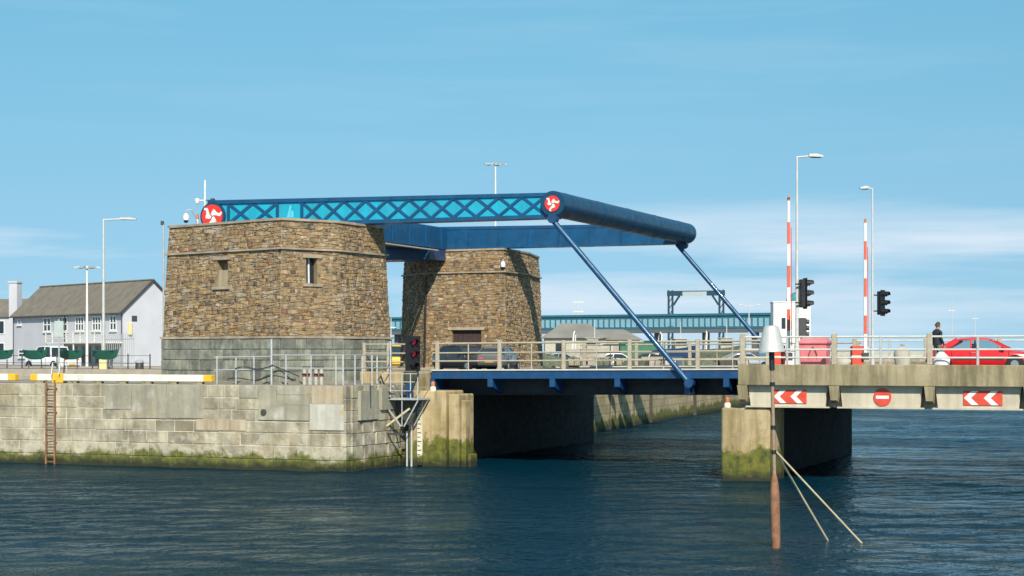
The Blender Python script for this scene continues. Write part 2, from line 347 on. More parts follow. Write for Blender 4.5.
# ------------------------------------------------------------------ setting: water, ground
def water_mat():
    m = bpy.data.materials.new('harbour_water'); m.use_nodes = True; t = m.node_tree; b = t.nodes['Principled BSDF']
    b.inputs['Base Color'].default_value = (.0003, .030, .066, 1); b.inputs['Roughness'].default_value = .03; b.inputs['Specular IOR Level'].default_value = .21; b.inputs['IOR'].default_value = 1.33
    g = N(t, 'ShaderNodeNewGeometry')
    def layer(scale, rot, det, sx=1., sy=2.2):
        mp = N(t, 'ShaderNodeMapping'); mp.inputs['Rotation'].default_value = (0, 0, rot); mp.inputs['Scale'].default_value = (sx, sy, 1)
        t.links.new(g.outputs['Position'], mp.inputs[0]); n = N(t, 'ShaderNodeTexNoise'); n.inputs['Scale'].default_value = scale; n.inputs['Detail'].default_value = det; n.inputs['Roughness'].default_value = .55
        t.links.new(mp.outputs[0], n.inputs[0]); return n.outputs[0]
    a = layer(.42, -.25, 3, 1, 1.9); c = layer(2.4, .38, 4, 1.25, .9); e = layer(.05, .5, 3, 1, 2.2)
    r = N(t, 'ShaderNodeMapRange'); r.inputs[1].default_value = .35; r.inputs[2].default_value = .65; r.inputs[3].default_value = .3; r.inputs[4].default_value = 1.25; t.links.new(e, r.inputs[0])
    b1 = N(t, 'ShaderNodeBump'); b1.inputs['Strength'].default_value = 1; b1.inputs['Distance'].default_value = .07; t.links.new(a, b1.inputs['Height'])
    ml = N(t, 'ShaderNodeMath', operation='MULTIPLY'); t.links.new(c, ml.inputs[0]); t.links.new(r.outputs[0], ml.inputs[1])
    b2 = N(t, 'ShaderNodeBump'); b2.inputs['Strength'].default_value = 1; b2.inputs['Distance'].default_value = .40; t.links.new(ml.outputs[0], b2.inputs['Height']); t.links.new(b1.outputs[0], b2.inputs['Normal'])
    t.nodes.remove(b); out = t.nodes['Material Output']
    # body of the water plus surface mirror; the mirror is weakened because steep ripples hide each other at a low angle
    df = N(t, 'ShaderNodeBsdfDiffuse'); df.inputs[0].default_value = (.0008, .020, .036, 1)
    gl = N(t, 'ShaderNodeBsdfGlossy'); gl.inputs['Roughness'].default_value = .04; gl.inputs['Color'].default_value = (.82, .96, 1, 1)
    fr = N(t, 'ShaderNodeFresnel'); fr.inputs['IOR'].default_value = 1.33; t.links.new(b2.outputs[0], fr.inputs['Normal']); t.links.new(b2.outputs[0], gl.inputs['Normal'])
    mm = N(t, 'ShaderNodeMath', operation='MULTIPLY'); t.links.new(fr.outputs[0], mm.inputs[0]); mm.inputs[1].default_value = .72
    mx = N(t, 'ShaderNodeMixShader'); t.links.new(mm.outputs[0], mx.inputs[0]); t.links.new(df.outputs[0], mx.inputs[1]); t.links.new(gl.outputs[0], mx.inputs[2])
    t.links.new(mx.outputs[0], out.inputs[0]); return m
M['water'] = water_mat()
import numpy as np
def water_sheet():
    rg = np.random.default_rng(4)
    x0, x1, y0, y1, st = -72., 60., 34., 175., .32
    nx, ny = int((x1-x0)/st), int((y1-y0)/st)
    X, Y = np.meshgrid(np.linspace(x0, x1, nx+1), np.linspace(y0, y1, ny+1))
    Z = np.zeros_like(X)
    gust = .75+.35*np.sin(X*.11+Y*.05+1)*np.sin(Y*.09-X*.03)
    for k in range(46):
        lam = .9*(4.5/.9)**rg.random(); th = math.radians(-70)+rg.normal(0, .75); kk = 2*math.pi/lam
        am = .0018*lam**.8*rg.uniform(.5, 1.2)
        ph = rg.uniform(0, 6.28); arg = kk*(X*math.cos(th)+Y*math.sin(th))+ph+.6*np.sin(X*.21+k)+.6*np.cos(Y*.17+2*k)
        Z += am*(np.sin(arg)+.25*np.sin(2*arg+.4))
    Z *= gust
    edge = np.clip(np.minimum.reduce([X-x0, x1-X, Y-y0, y1-Y])/6, 0, 1); Z *= edge
    vs = np.stack([X, Y, Z], -1).reshape(-1, 3)
    i = np.arange(nx*ny); r, c = i//nx, i % nx; a = r*(nx+1)+c
    q = np.stack([a, a+1, a+nx+2, a+nx+1], -1)
    B = [(-6000,-400),(9000,-400),(9000,14000),(-6000,14000)]; n0 = len(vs)
    vs = np.concatenate([vs, np.array([(x, y, 0.) for x, y in B])])
    cn_ = [0, nx, (nx+1)*(ny+1)-1, (nx+1)*ny]
    edges = [list(range(0, nx+1)), [j*(nx+1)+nx for j in range(ny+1)], [ny*(nx+1)+j for j in range(nx, -1, -1)], [j*(nx+1) for j in range(ny, -1, -1)]]
    faces = q.tolist()
    for k in range(4): faces.append([n0+k, n0+(k+1) % 4]+edges[k][::-1])
    me = bpy.data.meshes.new('water'); me.from_pydata(vs.tolist(), [], faces); me.materials.append(M['water'])
    me.polygons.foreach_set('use_smooth', [True]*len(me.polygons)); me.update()
    o = bpy.data.objects.new('water', me); COL.objects.link(o); struct(o)
water_sheet()

QZ = 3.75; WY = 67.6; CX = -34.9
# quay land: one block with vertical sides standing in the water
quay_poly = [(-420, WY+.12), (CX-.12, WY+.12), (CX+.15, 73.3), (-34.4, 73.6), (-34.4, 96.2), (-36.2, 96.6), (-37.6, 108), (-41.2, 153), (-58, 300), (-72, 420), (-420, 420)]
mb = MB(); mb.prism(quay_poly, -3, QZ); struct(mb.build('quay_ground', 'ground'))
# raised approach road between the towers
mb = MB(); mb.prism([(-130, 80.2), (-34.2, 80.2), (-34.2, 93.6), (-130, 93.6)], QZ-.2, 4.15); struct(mb.build('approach_road', 'asphalt'))
for yy in (79.95, 93.6):
    mb = MB(); mb.box(-130, -34.2, yy, yy+.25, QZ-.2, 4.27); struct(mb.build('kerb', 'pave'))
mb = MB(); mb.box(-150, -50, 76.6, 79.4, QZ-.1, QZ+.12); struct(mb.build('pavement', 'pave'))
# far stone breakwater across the harbour mouth
p0 = onD(815, 352, 330); p1 = onD(1320, 352, 300)
mb = MB(); d = (p1-p0); n_ = Vector((-d.y, d.x, 0)).normalized()*9
mb.hexa([(p0.x,p0.y,-3),(p1.x,p1.y,-3),(p1.x+n_.x,p1.y+n_.y,-3),(p0.x+n_.x,p0.y+n_.y,-3),(p0.x,p0.y,4.4),(p1.x,p1.y,4.4),(p1.x+n_.x,p1.y+n_.y,4.4),(p0.x+n_.x,p0.y+n_.y,4.4)])
bw = thing('breakwater', 'long low stone breakwater seen through the railings behind the red car', 'breakwater', (p0.x, p0.y, 0))
def localize(mb, loc):
    mb.v = [(x-loc[0], y-loc[1], z-loc[2]) for x, y, z in mb.v]; return mb
localize(mb, (p0.x, p0.y, 0)).build('pier_wall', 'breakwater', bw)
mb = MB(); q0 = p0+n_*.7; q1 = p1+n_*.7
mb.bar((q0.x,q0.y,4.7),(q1.x,q1.y,4.7), 1.0, .9); localize(mb, (p0.x,p0.y,0)).build('parapet', 'sack', bw)

# ------------------------------------------------------------------ quay wall, built of blocks
qw = thing('quay_wall', 'weathered stone block quay wall with green algae along the waterline', 'quay wall', (-48, WY, 0))
def block(parent, x0, x1, y0, y1, z0, z1, m='block', name='stone_block', b=.02):
    px, py, pz = parent.location
    cx, cy, cz = (x0+x1)/2, (y0+y1)/2, (z0+z1)/2
    mb = MB(); mb.cbox(x0-cx, x1-cx, y0-cy, y1-cy, z0-cz, z1-cz, b)
    return mb.build(name, m, parent, (cx-px, cy-py, cz-pz))
z = QZ-.02; ci = 0
heights = [.56, .54, .50, .50, .56, .60, .62]
for ch in heights:
    z0 = z-ch; x = -62 + (ci % 2)*.55
    while x < CX-.05:
        wd = U(.85, 1.65); x1 = min(x+wd, CX)
        if CX-x1 < .5: x1 = CX
        block(qw, x+.013, x1-.013, WY-U(.0, .025), WY+.45, z0+.013, z-.013)
        x = x1
    y = WY+.46
    while y < 73.0:
        wd = U(.8, 1.4); y1 = min(y+wd, 73.2)
        if 73.2-y1 < .4: y1 = 73.2
        xa = CX + (y-WY)*.05
        block(qw, CX-.4, xa+U(0, .025)+.02, y+.008, y1-.008, z0+.008, z-.008)
        y = y1
    z = z0; ci += 1
mb = MB(); mb.box(-62, CX-.04, WY+.014, WY+.5, -2.5, QZ-.03); mb.box(CX-.3, CX-.0, WY+.5, 73.2, -2.5, QZ-.03); mb.box(-62, CX+.05, WY-.06, WY+.04, -2.5, .02)
localize(mb, qw.location).build('mortar_core', 'joint', qw)
# cement patches and lime washed panels, a few cm proud
def patch(px0, px1, py0, py1, m, t=.035):
    a = onY(px0, py1, WY-t); b = onY(px1, py0, WY-t)
    za, zb = a.z, b.z
    block(qw, a.x, b.x, WY-t, WY+.02, max(za, .1), min(zb, QZ-.03), m, 'render_patch', .008)
for k, (a0, a1) in enumerate([(105, 131), (131.4, 166), (166.4, 203)]): patch(a0, a1, 385, 418 if k else 409, 'render', .045)
for k, (a0, a1, b0, b1) in enumerate([(239, 258, 385, 398), (258.4, 276, 385, 405), (276.4, 311, 385, 394.5), (258.4, 309, 405.5, 420), (276.4, 311, 395, 405)]): patch(a0, a1, b0, b1, 'render', .05)
patch(311.5, 343, 385, 404, 'brownrender', .055)
patch(309.5, 343.5, 404.5, 430, 'lime', .06)
patch(196, 246, 420, 430, 'brownrender', .04)
# drain outlet ring
mb = MB(); p = onY(264, 412, WY-.05); mb.cyl((p.x, WY+.02, p.z), (p.x, WY-.13, p.z), .13, .13, 14); mb.cyl((p.x, WY-.125, p.z), (p.x, WY-.14, p.z), .09, .09, 14); localize(mb, qw.location).build('drain_outlet', 'timber', qw)
# return face patches
for (y0, y1, z0, z1, m_) in [(68.6, 70.4, 2.2, 3.5, 'render'), (70.5, 72.6, 2.6, 3.6, 'render')]:
    block(qw, CX-.1, CX+.05+(y0-WY)*.05+.09, y0, y1, z0, z1, m_, 'render_patch', .008)

# edge beam: white and yellow timber along the quay edge
def edge_beam(px0, px1, ye0, ye1, label):
    a = onY(px0, 384, WY+.3); b = onY(px1, 384, WY+.3)
    t = thing('edge_beam', label, 'edge beam', ((a.x+b.x)/2, WY+.3, QZ), 0, 'painted edge beams on the quay')
    L = (b.x-a.x)/2
    segs = []; x0, x1 = -L, L
    if ye0: segs.append((x0, x0+.42, 'yellow')); x0 += .42
    if ye1: segs.append((x1-.42, x1, 'yellow')); x1 -= .42
    segs.append((x0, x1, 'dirtywhite'))
    for s0, s1, m_ in segs:
        mb = MB(); mb.cbox(s0, s1, -.17, .17, .1, .42, .03); mb.build('timber' if m_ != 'yellow' else 'yellow_end', m_, t)
    x = -L+.5
    while x < L-.3:
        mb = MB(); mb.box(x-.22, x+.22, -.12, .12, 0, .1); mb.build('bearer', 'concrete', t); x += 1.35
edge_beam(-60, 17, 0, 1, 'white edge beam with yellow end left of the quay ladder')
edge_beam(32, 53, 1, 0, 'short white edge beam between ladder and yellow end')
edge_beam(65, 213, 0, 1, 'long white edge beam with yellow end in front of the stone tower')
a = onY(53.6, 380, WY+.3); b = onY(64.4, 380, WY+.3)
ladtop = thing('ladder_guard', 'yellow painted block at the head of the rusty ladder', 'kerb block', ((a.x+b.x)/2, WY+.3, QZ))
L = (b.x-a.x)/2
mb = MB(); mb.cbox(-L, L, -.16, .16, 0, .46, .03); mb.build('block', 'yellow', ladtop)
for sx in (-1, 1):
    mb = MB(); mb.tube([(sx*L*.7, .3, 0), (sx*L*.7, .3, .95), (sx*L*.7, -.2, .95), (sx*L*.7, -.3, .4)], .025); mb.build('grab_rail', 'galv', ladtop)
# ladder
p = onY(50, 430, WY-.2)
lad = thing('quay_ladder', 'rusty steel ladder leading down the quay wall to the water', 'ladder', (p.x, WY-.18, 0))
for sx in (-.24, .24):
    mb = MB(); mb.bar((sx, 0, -.5), (sx, 0, QZ+.15), .07, .05); mb.build('rail', 'rustpole', lad)
for i in range(14):
    mb = MB(); mb.cyl((-.24, 0, .1+i*.27), (.24, 0, .1+i*.27), .022, .022, 6); mb.build('rung', 'rustpole', lad)
for zz in (1, 2.4, 3.5):
    for sx in (-.24, .24):
        mb = MB(); mb.bar((sx, 0, zz), (sx, .2, zz), .05, .05); mb.build('bracket', 'rustpole', lad)

# ------------------------------------------------------------------ towers
PAL_OLD = [(.34,.235,.125), (.28,.185,.095), (.40,.295,.165), (.215,.14,.08), (.165,.12,.08), (.31,.20,.09), (.36,.27,.16), (.24,.19,.135), (.46,.36,.22), (.27,.115,.065), (.19,.165,.13), (.37,.25,.10), (.11,.085,.065), (.33,.28,.20)]
PAL = [(.285,.195,.108), (.24,.16,.087), (.32,.23,.13), (.195,.13,.072), (.14,.098,.062), (.29,.185,.08), (.305,.22,.122), (.21,.16,.108), (.375,.29,.185), (.225,.105,.06), (.175,.145,.108), (.315,.205,.085), (.095,.072,.052), (.27,.215,.148)]
PW = [14, 13, 10, 11, 7, 10, 10, 8, 4, 4, 6, 7, 5, 6]
def lerp(a, b, t): return (a[0]+(b[0]-a[0])*t, a[1]+(b[1]-a[1])*t)
def rubble(mb, A, B, A2, B2, z0, z1, holes, rs, bot=None, k=1.0):
    L = math.hypot(B[0]-A[0], B[1]-A[1]); dx, dy = (B[0]-A[0])/L, (B[1]-A[1])/L; nx, ny = dy, -dx
    def P(u, zz, off):
        t = (zz-z0)/(z1-z0); a = lerp(A, A2, t); b = lerp(B, B2, t); x, y = lerp(a, b, u); return (x+nx*off, y+ny*off, zz)
    def cur(u, ci): return .045*math.sin(u*L*1.7+ci*2.1)+.03*math.sin(u*L*4.1+ci*5.3)
    zz = z0; ci = 0
    while zz < z1-.02:
        h = rs.uniform(.058, .128)*k
        if z1-zz-h < .1: h = z1-zz
        u = 0.
        while u < 1-1e-4:
            wd = h*rs.choice([.9, 1.2, 1.5, 1.9, 2.4, 3.0])/L
            if rs.random() < .12: wd *= 1.35
            u1 = u+wd
            if 1-u1 < .12/L: u1 = 1.
            zc = zz+h/2; uc = (u+u1)/2
            inside = any(u1 > ho[0]+.004 and u < ho[1]-.004 and zz+h > ho[2]+.01 and zz < ho[3]-.01 for ho in holes)
            if not inside:
                sub = [(zz, zz+h)]
                if h > .13*k and rs.random() < .15: m_ = zz+h*rs.uniform(.4, .6); sub = [(zz, m_), (m_, zz+h)]
                for (s0, s1) in sub:
                    g = .006
                    def lim(q): return min(max(q, z0), z1)
                    e = .02
                    za0 = lim(s0+cur(u, ci if s0 == zz else ci+.5)*(zz > z0+.01)); za1 = lim(s0+cur(u1, ci if s0 == zz else ci+.5)*(zz > z0+.01))
                    zb0 = lim(s1+cur(u, ci+1 if s1 == zz+h else ci+.5)*(zz+h < z1-.01)); zb1 = lim(s1+cur(u1, ci+1 if s1 == zz+h else ci+.5)*(zz+h < z1-.01))
                    if zb0-za0 < .035 or zb1-za1 < .035: continue
                    gu = g/L; pr = rs.uniform(.012, .045); iu = rs.uniform(.010, .025)/L; iz = rs.uniform(.008, .018)
                    j = lambda: rs.uniform(-.018, .018)
                    ua0, ua1 = u+gu+max(0, j())/L, u1-gu+min(0, j())/L
                    o4 = [P(ua0, za0+g, 0), P(ua1, za1+g, 0), P(ua1, zb1-g, 0), P(ua0, zb0-g, 0)]
                    i4 = [P(ua0+iu, za0+g+iz+j()*.5, pr+j()*.5), P(ua1-iu, za1+g+iz+j()*.5, pr+j()*.5), P(ua1-iu, zb1-g-iz+j()*.5, pr+j()*.5), P(ua0+iu, zb0-g-iz+j()*.5, pr+j()*.5)]
                    c = rs.choices(PAL, PW)[0]; f = rs.uniform(.78, 1.2); mb.col = (c[0]*f, c[1]*f, c[2]*f)
                    mb.add(o4+i4, [(4,5,6,7), (0,1,5,4), (1,2,6,5), (2,3,7,6), (3,0,4,7)])
            u = u1
        zz += h; ci += 1
    mb.col = None
def wall_core(mb, A, B, A2, B2, z0, z1, holes, depth=.4):
    L = math.hypot(B[0]-A[0], B[1]-A[1]); nx, ny = (B[1]-A[1])/L, -(B[0]-A[0])/L
    us = sorted({0., 1., *[h[0] for h in holes], *[h[1] for h in holes]}); zs = sorted({z0, z1, *[h[2] for h in holes], *[h[3] for h in holes]})
    def P(u, zz, off=0.):
        t = (zz-z0)/(z1-z0); x, y = lerp(lerp(A, A2, t), lerp(B, B2, t), u); return (x+nx*off, y+ny*off, zz)
    for a, b in zip(us[:-1], us[1:]):
        for c, d in zip(zs[:-1], zs[1:]):
            if any(a >= h[0]-1e-6 and b <= h[1]+1e-6 and c >= h[2]-1e-6 and d <= h[3]+1e-6 for h in holes): continue
            mb.add([P(a,c),P(b,c),P(b,d),P(a,d)], [(0,1,2,3)])
    for (a, b, c, d, _k) in holes:
        q = [P(a,c),P(b,c),P(b,d),P(a,d),P(a,c,-depth),P(b,c,-depth),P(b,d,-depth),P(a,d,-depth)]
        mb.add(q, [(0,4,5,1),(1,5,6,2),(2,6,7,3),(3,7,4,0),(4,7,6,5)])
    return P, (nx, ny)
def inset_poly(poly, d):        # ccw polygon pulled in by d
    n = len(poly); out = []
    for i in range(n):
        p, c, q = poly[i-1], poly[i], poly[(i+1) % n]
        def nrm(a, b):
            l = math.hypot(b[0]-a[0], b[1]-a[1]); return (-(b[1]-a[1])/l, (b[0]-a[0])/l)
        n1 = nrm(p, c); n2 = nrm(c, q); k = 1+n1[0]*n2[0]+n1[1]*n2[1]
        out.append((c[0]+d*(n1[0]+n2[0])/k, c[1]+d*(n1[1]+n2[1])/k))
    return out
def slabs(parent, name, poly, z0, z1, proud, m, facets, step=1.1):
    # a course of separate slabs along the facets (poly = wall line, ccw)
    o = inset_poly(poly, -proud); i_ = inset_poly(poly, .25); n = len(poly)
    for k in facets:
        a, b, a2, b2 = o[k], o[(k+1) % n], i_[k], i_[(k+1) % n]
        L = math.hypot(b[0]-a[0], b[1]-a[1]); cnt = max(2, int(L/step))
        for q in range(cnt):
            t0 = q/cnt+(.004/L if q else 0); t1 = (q+1)/cnt-(.004/L if q < cnt-1 else 0)
            P0, P1, P2, P3 = lerp(a, b, t0), lerp(a, b, t1), lerp(a2, b2, t1), lerp(a2, b2, t0)
            dz = U(-.008, .008); mb = MB()
            mb.hexa([(*P0, z0), (*P1, z0), (*P2, z0), (*P3, z0), (*P0, z1+dz-.02), (*P1, z1+dz-.02), (*P2, z1+dz), (*P3, z1+dz)])
            localize(mb, parent.location).build(name, m, parent)

def tower(label, base_poly, vis, loc, zbase, zcop1, zcop2, ztop, holes, blocks, seed):
    # ccw polygon at coping 2 level (mid); walls batter outward to the bottom
    t = thing('stone_tower', label, 'tower', loc)
    rs = random.Random(seed)
    mid = base_poly; n = len(mid)
    low = inset_poly(mid, -.17); top = inset_poly(mid, .10)
    stones = MB(); core = MB()
    for k in range(n):
        A, B, A2, B2 = low[k], low[(k+1) % n], mid[k], mid[(k+1) % n]
        T0, T1 = top[k], top[(k+1) % n]
        hs = holes.get(k, []) if k in vis else []
        Pf, nn = wall_core(core, A, B, A2, B2, zcop1, zcop2, hs)
        wall_core(core, A2, B2, T0, T1, zcop2, ztop, [])
        if k in vis:
            rubble(stones, A, B, A2, B2, zcop1+.08, zcop2-.02, hs, rs)
            rubble(stones, A2, B2, T0, T1, zcop2+.08, ztop-.02, [], rs)
            for h in hs:
                kind = h[4]
                mbx = MB(); L = math.hypot(B[0]-A[0], B[1]-A[1]); e = .22/L
                if kind != 'door' or True:
                    q = lambda u0, u1, c, d, o0, o1: mbx.hexa([Pf(u0,c,o1),Pf(u1,c,o1),Pf(u1,c,o0),Pf(u0,c,o0),Pf(u0,d,o1),Pf(u1,d,o1),Pf(u1,d,o0),Pf(u0,d,o0)])
                    q(h[0]-e, h[1]+e, h[3], h[3]+.16, -.1, .075); localize(mbx, loc).build('lintel', 'coping', t); mbx = MB()
                    if kind != 'door':
                        q(h[0]-e, h[1]+e, h[2]-.13, h[2], -.1, .10); localize(mbx, loc).build('sill', 'coping', t); mbx = MB()
                if kind == 'slit':
                    q(h[0], h[1], h[2], h[3], -.34, -.30); wv = localize(mbx, loc).build('window_pane', 'glass', t); mbx = MB()
                    um = h[0]+(h[1]-h[0])*.45; q(um, um+.06/L, h[2], h[3], -.3, -.24); localize(mbx, loc).build('window_frame', 'frame', t)
                elif kind == 'blocked':
                    zc = h[2]+(h[3]-h[2])*.62
                    mb2 = MB(); q2 = MB(); 
                    q(h[0]+.001, h[1]-.001, h[2], zc, -.34, -.10); localize(mbx, loc).build('infill', 'brownrender', t)
                else:
                    w_ = (h[1]-h[0])/6
                    for i in range(6):
                        mbx = MB(); q = lambda u0, u1, c, d, o0, o1: mbx.hexa([Pf(u0,c,o1),Pf(u1,c,o1),Pf(u1,c,o0),Pf(u0,c,o0),Pf(u0,d,o1),Pf(u1,d,o1),Pf(u1,d,o0),Pf(u0,d,o0)])
                        q(h[0]+w_*i+.002, h[0]+w_*(i+1)-.002, h[2], h[3], -.25, -.19); localize(mbx, loc).build('door_plank', 'wood', t)
    # roof deck inside parapet, dark lead
    core.add([(x, y, ztop-.35) for x, y in inset_poly(top, .0)], [tuple(range(n))])
    core.add([(x, y, zcop1) for x, y in low], [tuple(range(n))])
    localize(core, loc).build('wall_core', 'mortar', t)
    so = localize(stones, loc).build('rubble_stones', 'rubble', t); so['kind'] = 'stuff'
    slabs(t, 'coping_stone', top, ztop-.03, ztop+.10, .09, 'coping', vis)
    slabs(t, 'string_course', mid, zcop2-.02, zcop2+.09, .13, 'coping', vis)
    slabs(t, 'plinth_course', low, zcop1-.04, zcop1+.085, .14, 'coping', vis)
    # plinth of squared blocks
    if blocks:
        base = inset_poly(low, -.06); n = len(base)
        corec = MB(); corec.prism(inset_poly(base, .06), zbase-.1, zcop1-.04); localize(corec, loc).build('plinth_core', 'joint', t)
        zc = zbase; hh = (zcop1-.045-zbase)/4
        for r in range(4):
            for k in vis:
                A, B = base[k], base[(k+1) % n]; L = math.hypot(B[0]-A[0], B[1]-A[1]); nx, ny = (B[1]-A[1])/L, -(B[0]-A[0])/L
                u = 0.
                while u < L-.01:
                    u1 = u+rs.uniform(.5, 1.05)
                    if L-u1 < .35: u1 = L
                    off = rs.uniform(0, .03); g = .008
                    a = lerp(A, B, (u+g)/L); b = lerp(A, B, (u1-g)/L); mbx = MB()
                    f = lambda p, o: (p[0]+nx*o, p[1]+ny*o)
                    a0, b0, b3, a3 = f(a, off), f(b, off), f(b, -.3), f(a, -.3); c = .025
                    a1, b1 = f(lerp(a, b, c/(u1-u)), off+.03), f(lerp(b, a, c/(u1-u)), off+.03)
                    z0_, z1_ = zc+g, zc+hh-g
                    mbx.add([(*a0,z0_),(*b0,z0_),(*b0,z1_),(*a0,z1_),(*a1,z0_+c),(*b1,z0_+c),(*b1,z1_-c),(*a1,z1_-c),(*a3,z0_),(*b3,z0_),(*b3,z1_),(*a3,z1_)],
                            [(4,5,6,7),(0,1,5,4),(1,2,6,5),(2,3,7,6),(3,0,4,7),(0,8,9,1),(1,9,10,2),(2,10,11,3),(3,11,8,0)])
                    localize(mbx, loc).build('plinth_block', 'slate', t); u = u1
            zc += hh
    return t
near_poly = [(-46.9, 72.1), (-39.15, 69.45), (-37.65, 72.2), (-37.35, 76.5), (-45.0, 78.8), (-47.6, 76.0)]
ZC1, ZC2, ZT = 5.86, 9.87, 11.2
def ufac(px, A, B):           # fraction along facet at a pixel column
    lo, hi = 0., 1.
    for _ in range(40):
        m_ = (lo+hi)/2; x, y = lerp(A, B, m_); p_ = 512+F*(C*x+S*y)/(-S*x+C*y)
        if p_ < px: lo = m_
        else: hi = m_
    return lo
u0, u1 = ufac(217.5, near_poly[0], near_poly[1]), ufac(228.5, near_poly[0], near_poly[1])
v0, v1 = ufac(306, near_poly[1], near_poly[2]), ufac(317, near_poly[1], near_poly[2])
t1 = tower('big rubble stone tower with grey block plinth on the near quay', near_poly, [0, 1, 2], (-42.5, 74.4, QZ), QZ+.08, ZC1, ZC2, ZT,
      {0: [(u0, u1, 8.25, 9.5, 'blocked')], 1: [(v0, v1, 8.32, 9.5, 'slit')]}, True, 3)
far_poly = [(-46.45, 97.6), (-43.55, 94.95), (-38.5, 94.6), (-38.7, 99.0), (-39.9, 104.0), (-45.5, 105.5)]
w0, w1 = ufac(452.5, far_poly[1], far_poly[2]), ufac(481, far_poly[1], far_poly[2])
t2 = tower('farther rubble stone tower with brown shutter behind the lifting deck', far_poly, [0, 1, 2, 3], (-43, 100, QZ), QZ, 4.25, ZC2, ZT,
      {1: [(w0, w1, 4.9, 6.5, 'door')]}, False, 11)
# black downpipe at the far tower's corner
a = far_poly[1]
mb = MB(); dn = Vector((-.45, -.89, 0))*.16
mb.cyl((a[0]+dn.x-.05, a[1]+dn.y-.15, 4.2), (a[0]+dn.x, a[1]+dn.y, 9.75), .055, .055, 8); localize(mb, t2.location).build('downpipe', 'black', t2)
# ground apron of rubble round the near tower foot
mb = MB(); mb.prism(inset_poly(near_poly, -.55), QZ-.1, QZ+.12); struct(mb.build('tower_apron', 'ground'))

# ------------------------------------------------------------------ abutment
ab = thing('bridge_abutment', 'stained yellowish concrete abutment under the blue deck with white tide gauge', 'abutment', (-33, 74, 0))
def apart(name, m, fn):
    mb = MB(); fn(mb); return localize(mb, ab.location).build(name, m, ab)
apart('wing_wall', 'pier', lambda m: m.cbox(-37.2, -34.15, 73.35, 80.2, -2, 4.28, .04))
apart('channel_wall', 'shadewall', lambda m: m.cbox(-34.4, -33.6, 74.62, 96.4, -2, 3.18, .04))
apart('fender_column', 'pier', lambda m: m.cbox(-34.3, -32.4, 72.55, 74.6, -2, 3.43, .05))
apart('fender_column', 'pier', lambda m: m.cbox(-32.39, -31.85, 72.75, 74.5, -2, 3.28, .05))
apart('fender_column', 'pier', lambda m: m.cbox(-31.85, -31.6, 72.95, 73.6, -2, 3.0, .05))
apart('ledge', 'pier', lambda m: m.cbox(-31.6, -31.42, 73.1, 73.9, -2, .55, .05))
apart('bearing_shelf', 'concrete', lambda m: m.box(-34.35, -33.7, 75.5, 95.8, 3.18, 3.24))
p0 = onY(417.5, 466, 72.5); p1 = onY(422.5, 395, 72.5)
apart('tide_gauge', 'gaugewhite', lambda m: m.box(p0.x, p1.x, 72.46, 72.54, .05, 3.1))
for i in range(14):
    apart('gauge_mark', 'dark', lambda m: m.box(p0.x+.02, p0.x+.02+(.12 if i % 2 else .18), 72.453, 72.46, .3+i*.2, .34+i*.2))
for px_ in (407, 411.5):
    q = onY(px_, 450, 72.4); apart('pipe', 'galv', lambda m: m.cyl((q.x, 72.4, -.5), (q.x, 72.4, 3.3 if px_ > 408 else 1.6), .05, .05, 8))
q = onY(410.5, 390, 72.4); apart('service_box', 'blue', lambda m: m.cbox(q.x-.12, q.x+.12, 72.2, 72.5, 2.2, 3.75, .02))
q = onY(405, 384, 72.6); apart('service_box', 'dark', lambda m: m.cbox(q.x-.1, q.x+.1, 72.6, 72.9, 3.2, 3.7, .02))

def hazard_cone(px, py, Y, z, label):
    q = onY(px, py, Y); t = thing('marker_lamp', label, 'marker lamp', (q.x, Y, z))
    mb = MB(); mb.lathe([(.14, 0), (.14, .16), (.10, .18), (.10, .2)], n=12); mb.build('base', 'dirtywhite', t)
    mb = MB(); mb.lathe([(.09, .2), (.10, .24), (.10, .36), (.05, .42), (.0, .43)], n=12); mb.build('lamp', 'crate_o', t, smooth=True)
hazard_cone(433, 390, 72.9, 3.43, 'small orange and white lamp on the abutment under the deck end')

# ------------------------------------------------------------------ lifting bridge
LB = (-24.5, 85, 4.4)
lb = thing('lifting_bridge', 'blue bascule lifting bridge with lattice beams, tube crosshead and low deck', 'lifting bridge', LB)
def bpart(name, m, fn, parent=None, smooth=False, bevel=0):
    mb = MB(); fn(mb); localize(mb, LB)
    o = mb.build(name, m, parent or lb, smooth=smooth, bevel=bevel); return o
DX0, DX1 = -34.05, -17.85
def dz(x): return 4.35 + (x-DX0)/(DX1-DX0)*.11
NY, FY = 74.6, 95.4                 # near and far deck edges
def slope_box(m, x0, x1, y0, y1, b, tp):    # box that follows the deck's slight rise
    m.hexa([(x0,y0,dz(x0)+b),(x1,y0,dz(x1)+b),(x1,y1,dz(x1)+b),(x0,y1,dz(x0)+b),(x0,y0,dz(x0)+tp),(x1,y0,dz(x1)+tp),(x1,y1,dz(x1)+tp),(x0,y1,dz(x0)+tp)])
bpart('deck_slab', 'asphalt', lambda m: slope_box(m, DX0, DX1, NY+.12, FY-.12, -.28, -.04))
for y0, y1 in ((NY, NY+.1), (FY-.1, FY)):
    bpart('fascia_girder', 'blue', lambda m: (slope_box(m, DX0, DX1, y0, y1, -.40, -.03), None))
    bpart('edge_strip', 'railgrey', lambda m: slope_box(m, DX0-.002, DX1+.002, y0-.06, y1+.06, -.03, .03))
for y0 in (NY+1.2, 80, 85, 90, FY-1.3):
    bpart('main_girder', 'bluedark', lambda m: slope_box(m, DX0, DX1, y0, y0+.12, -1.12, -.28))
    bpart('girder_flange', 'bluedark', lambda m: slope_box(m, DX0, DX1, y0-.14, y0+.26, -1.16, -1.12))
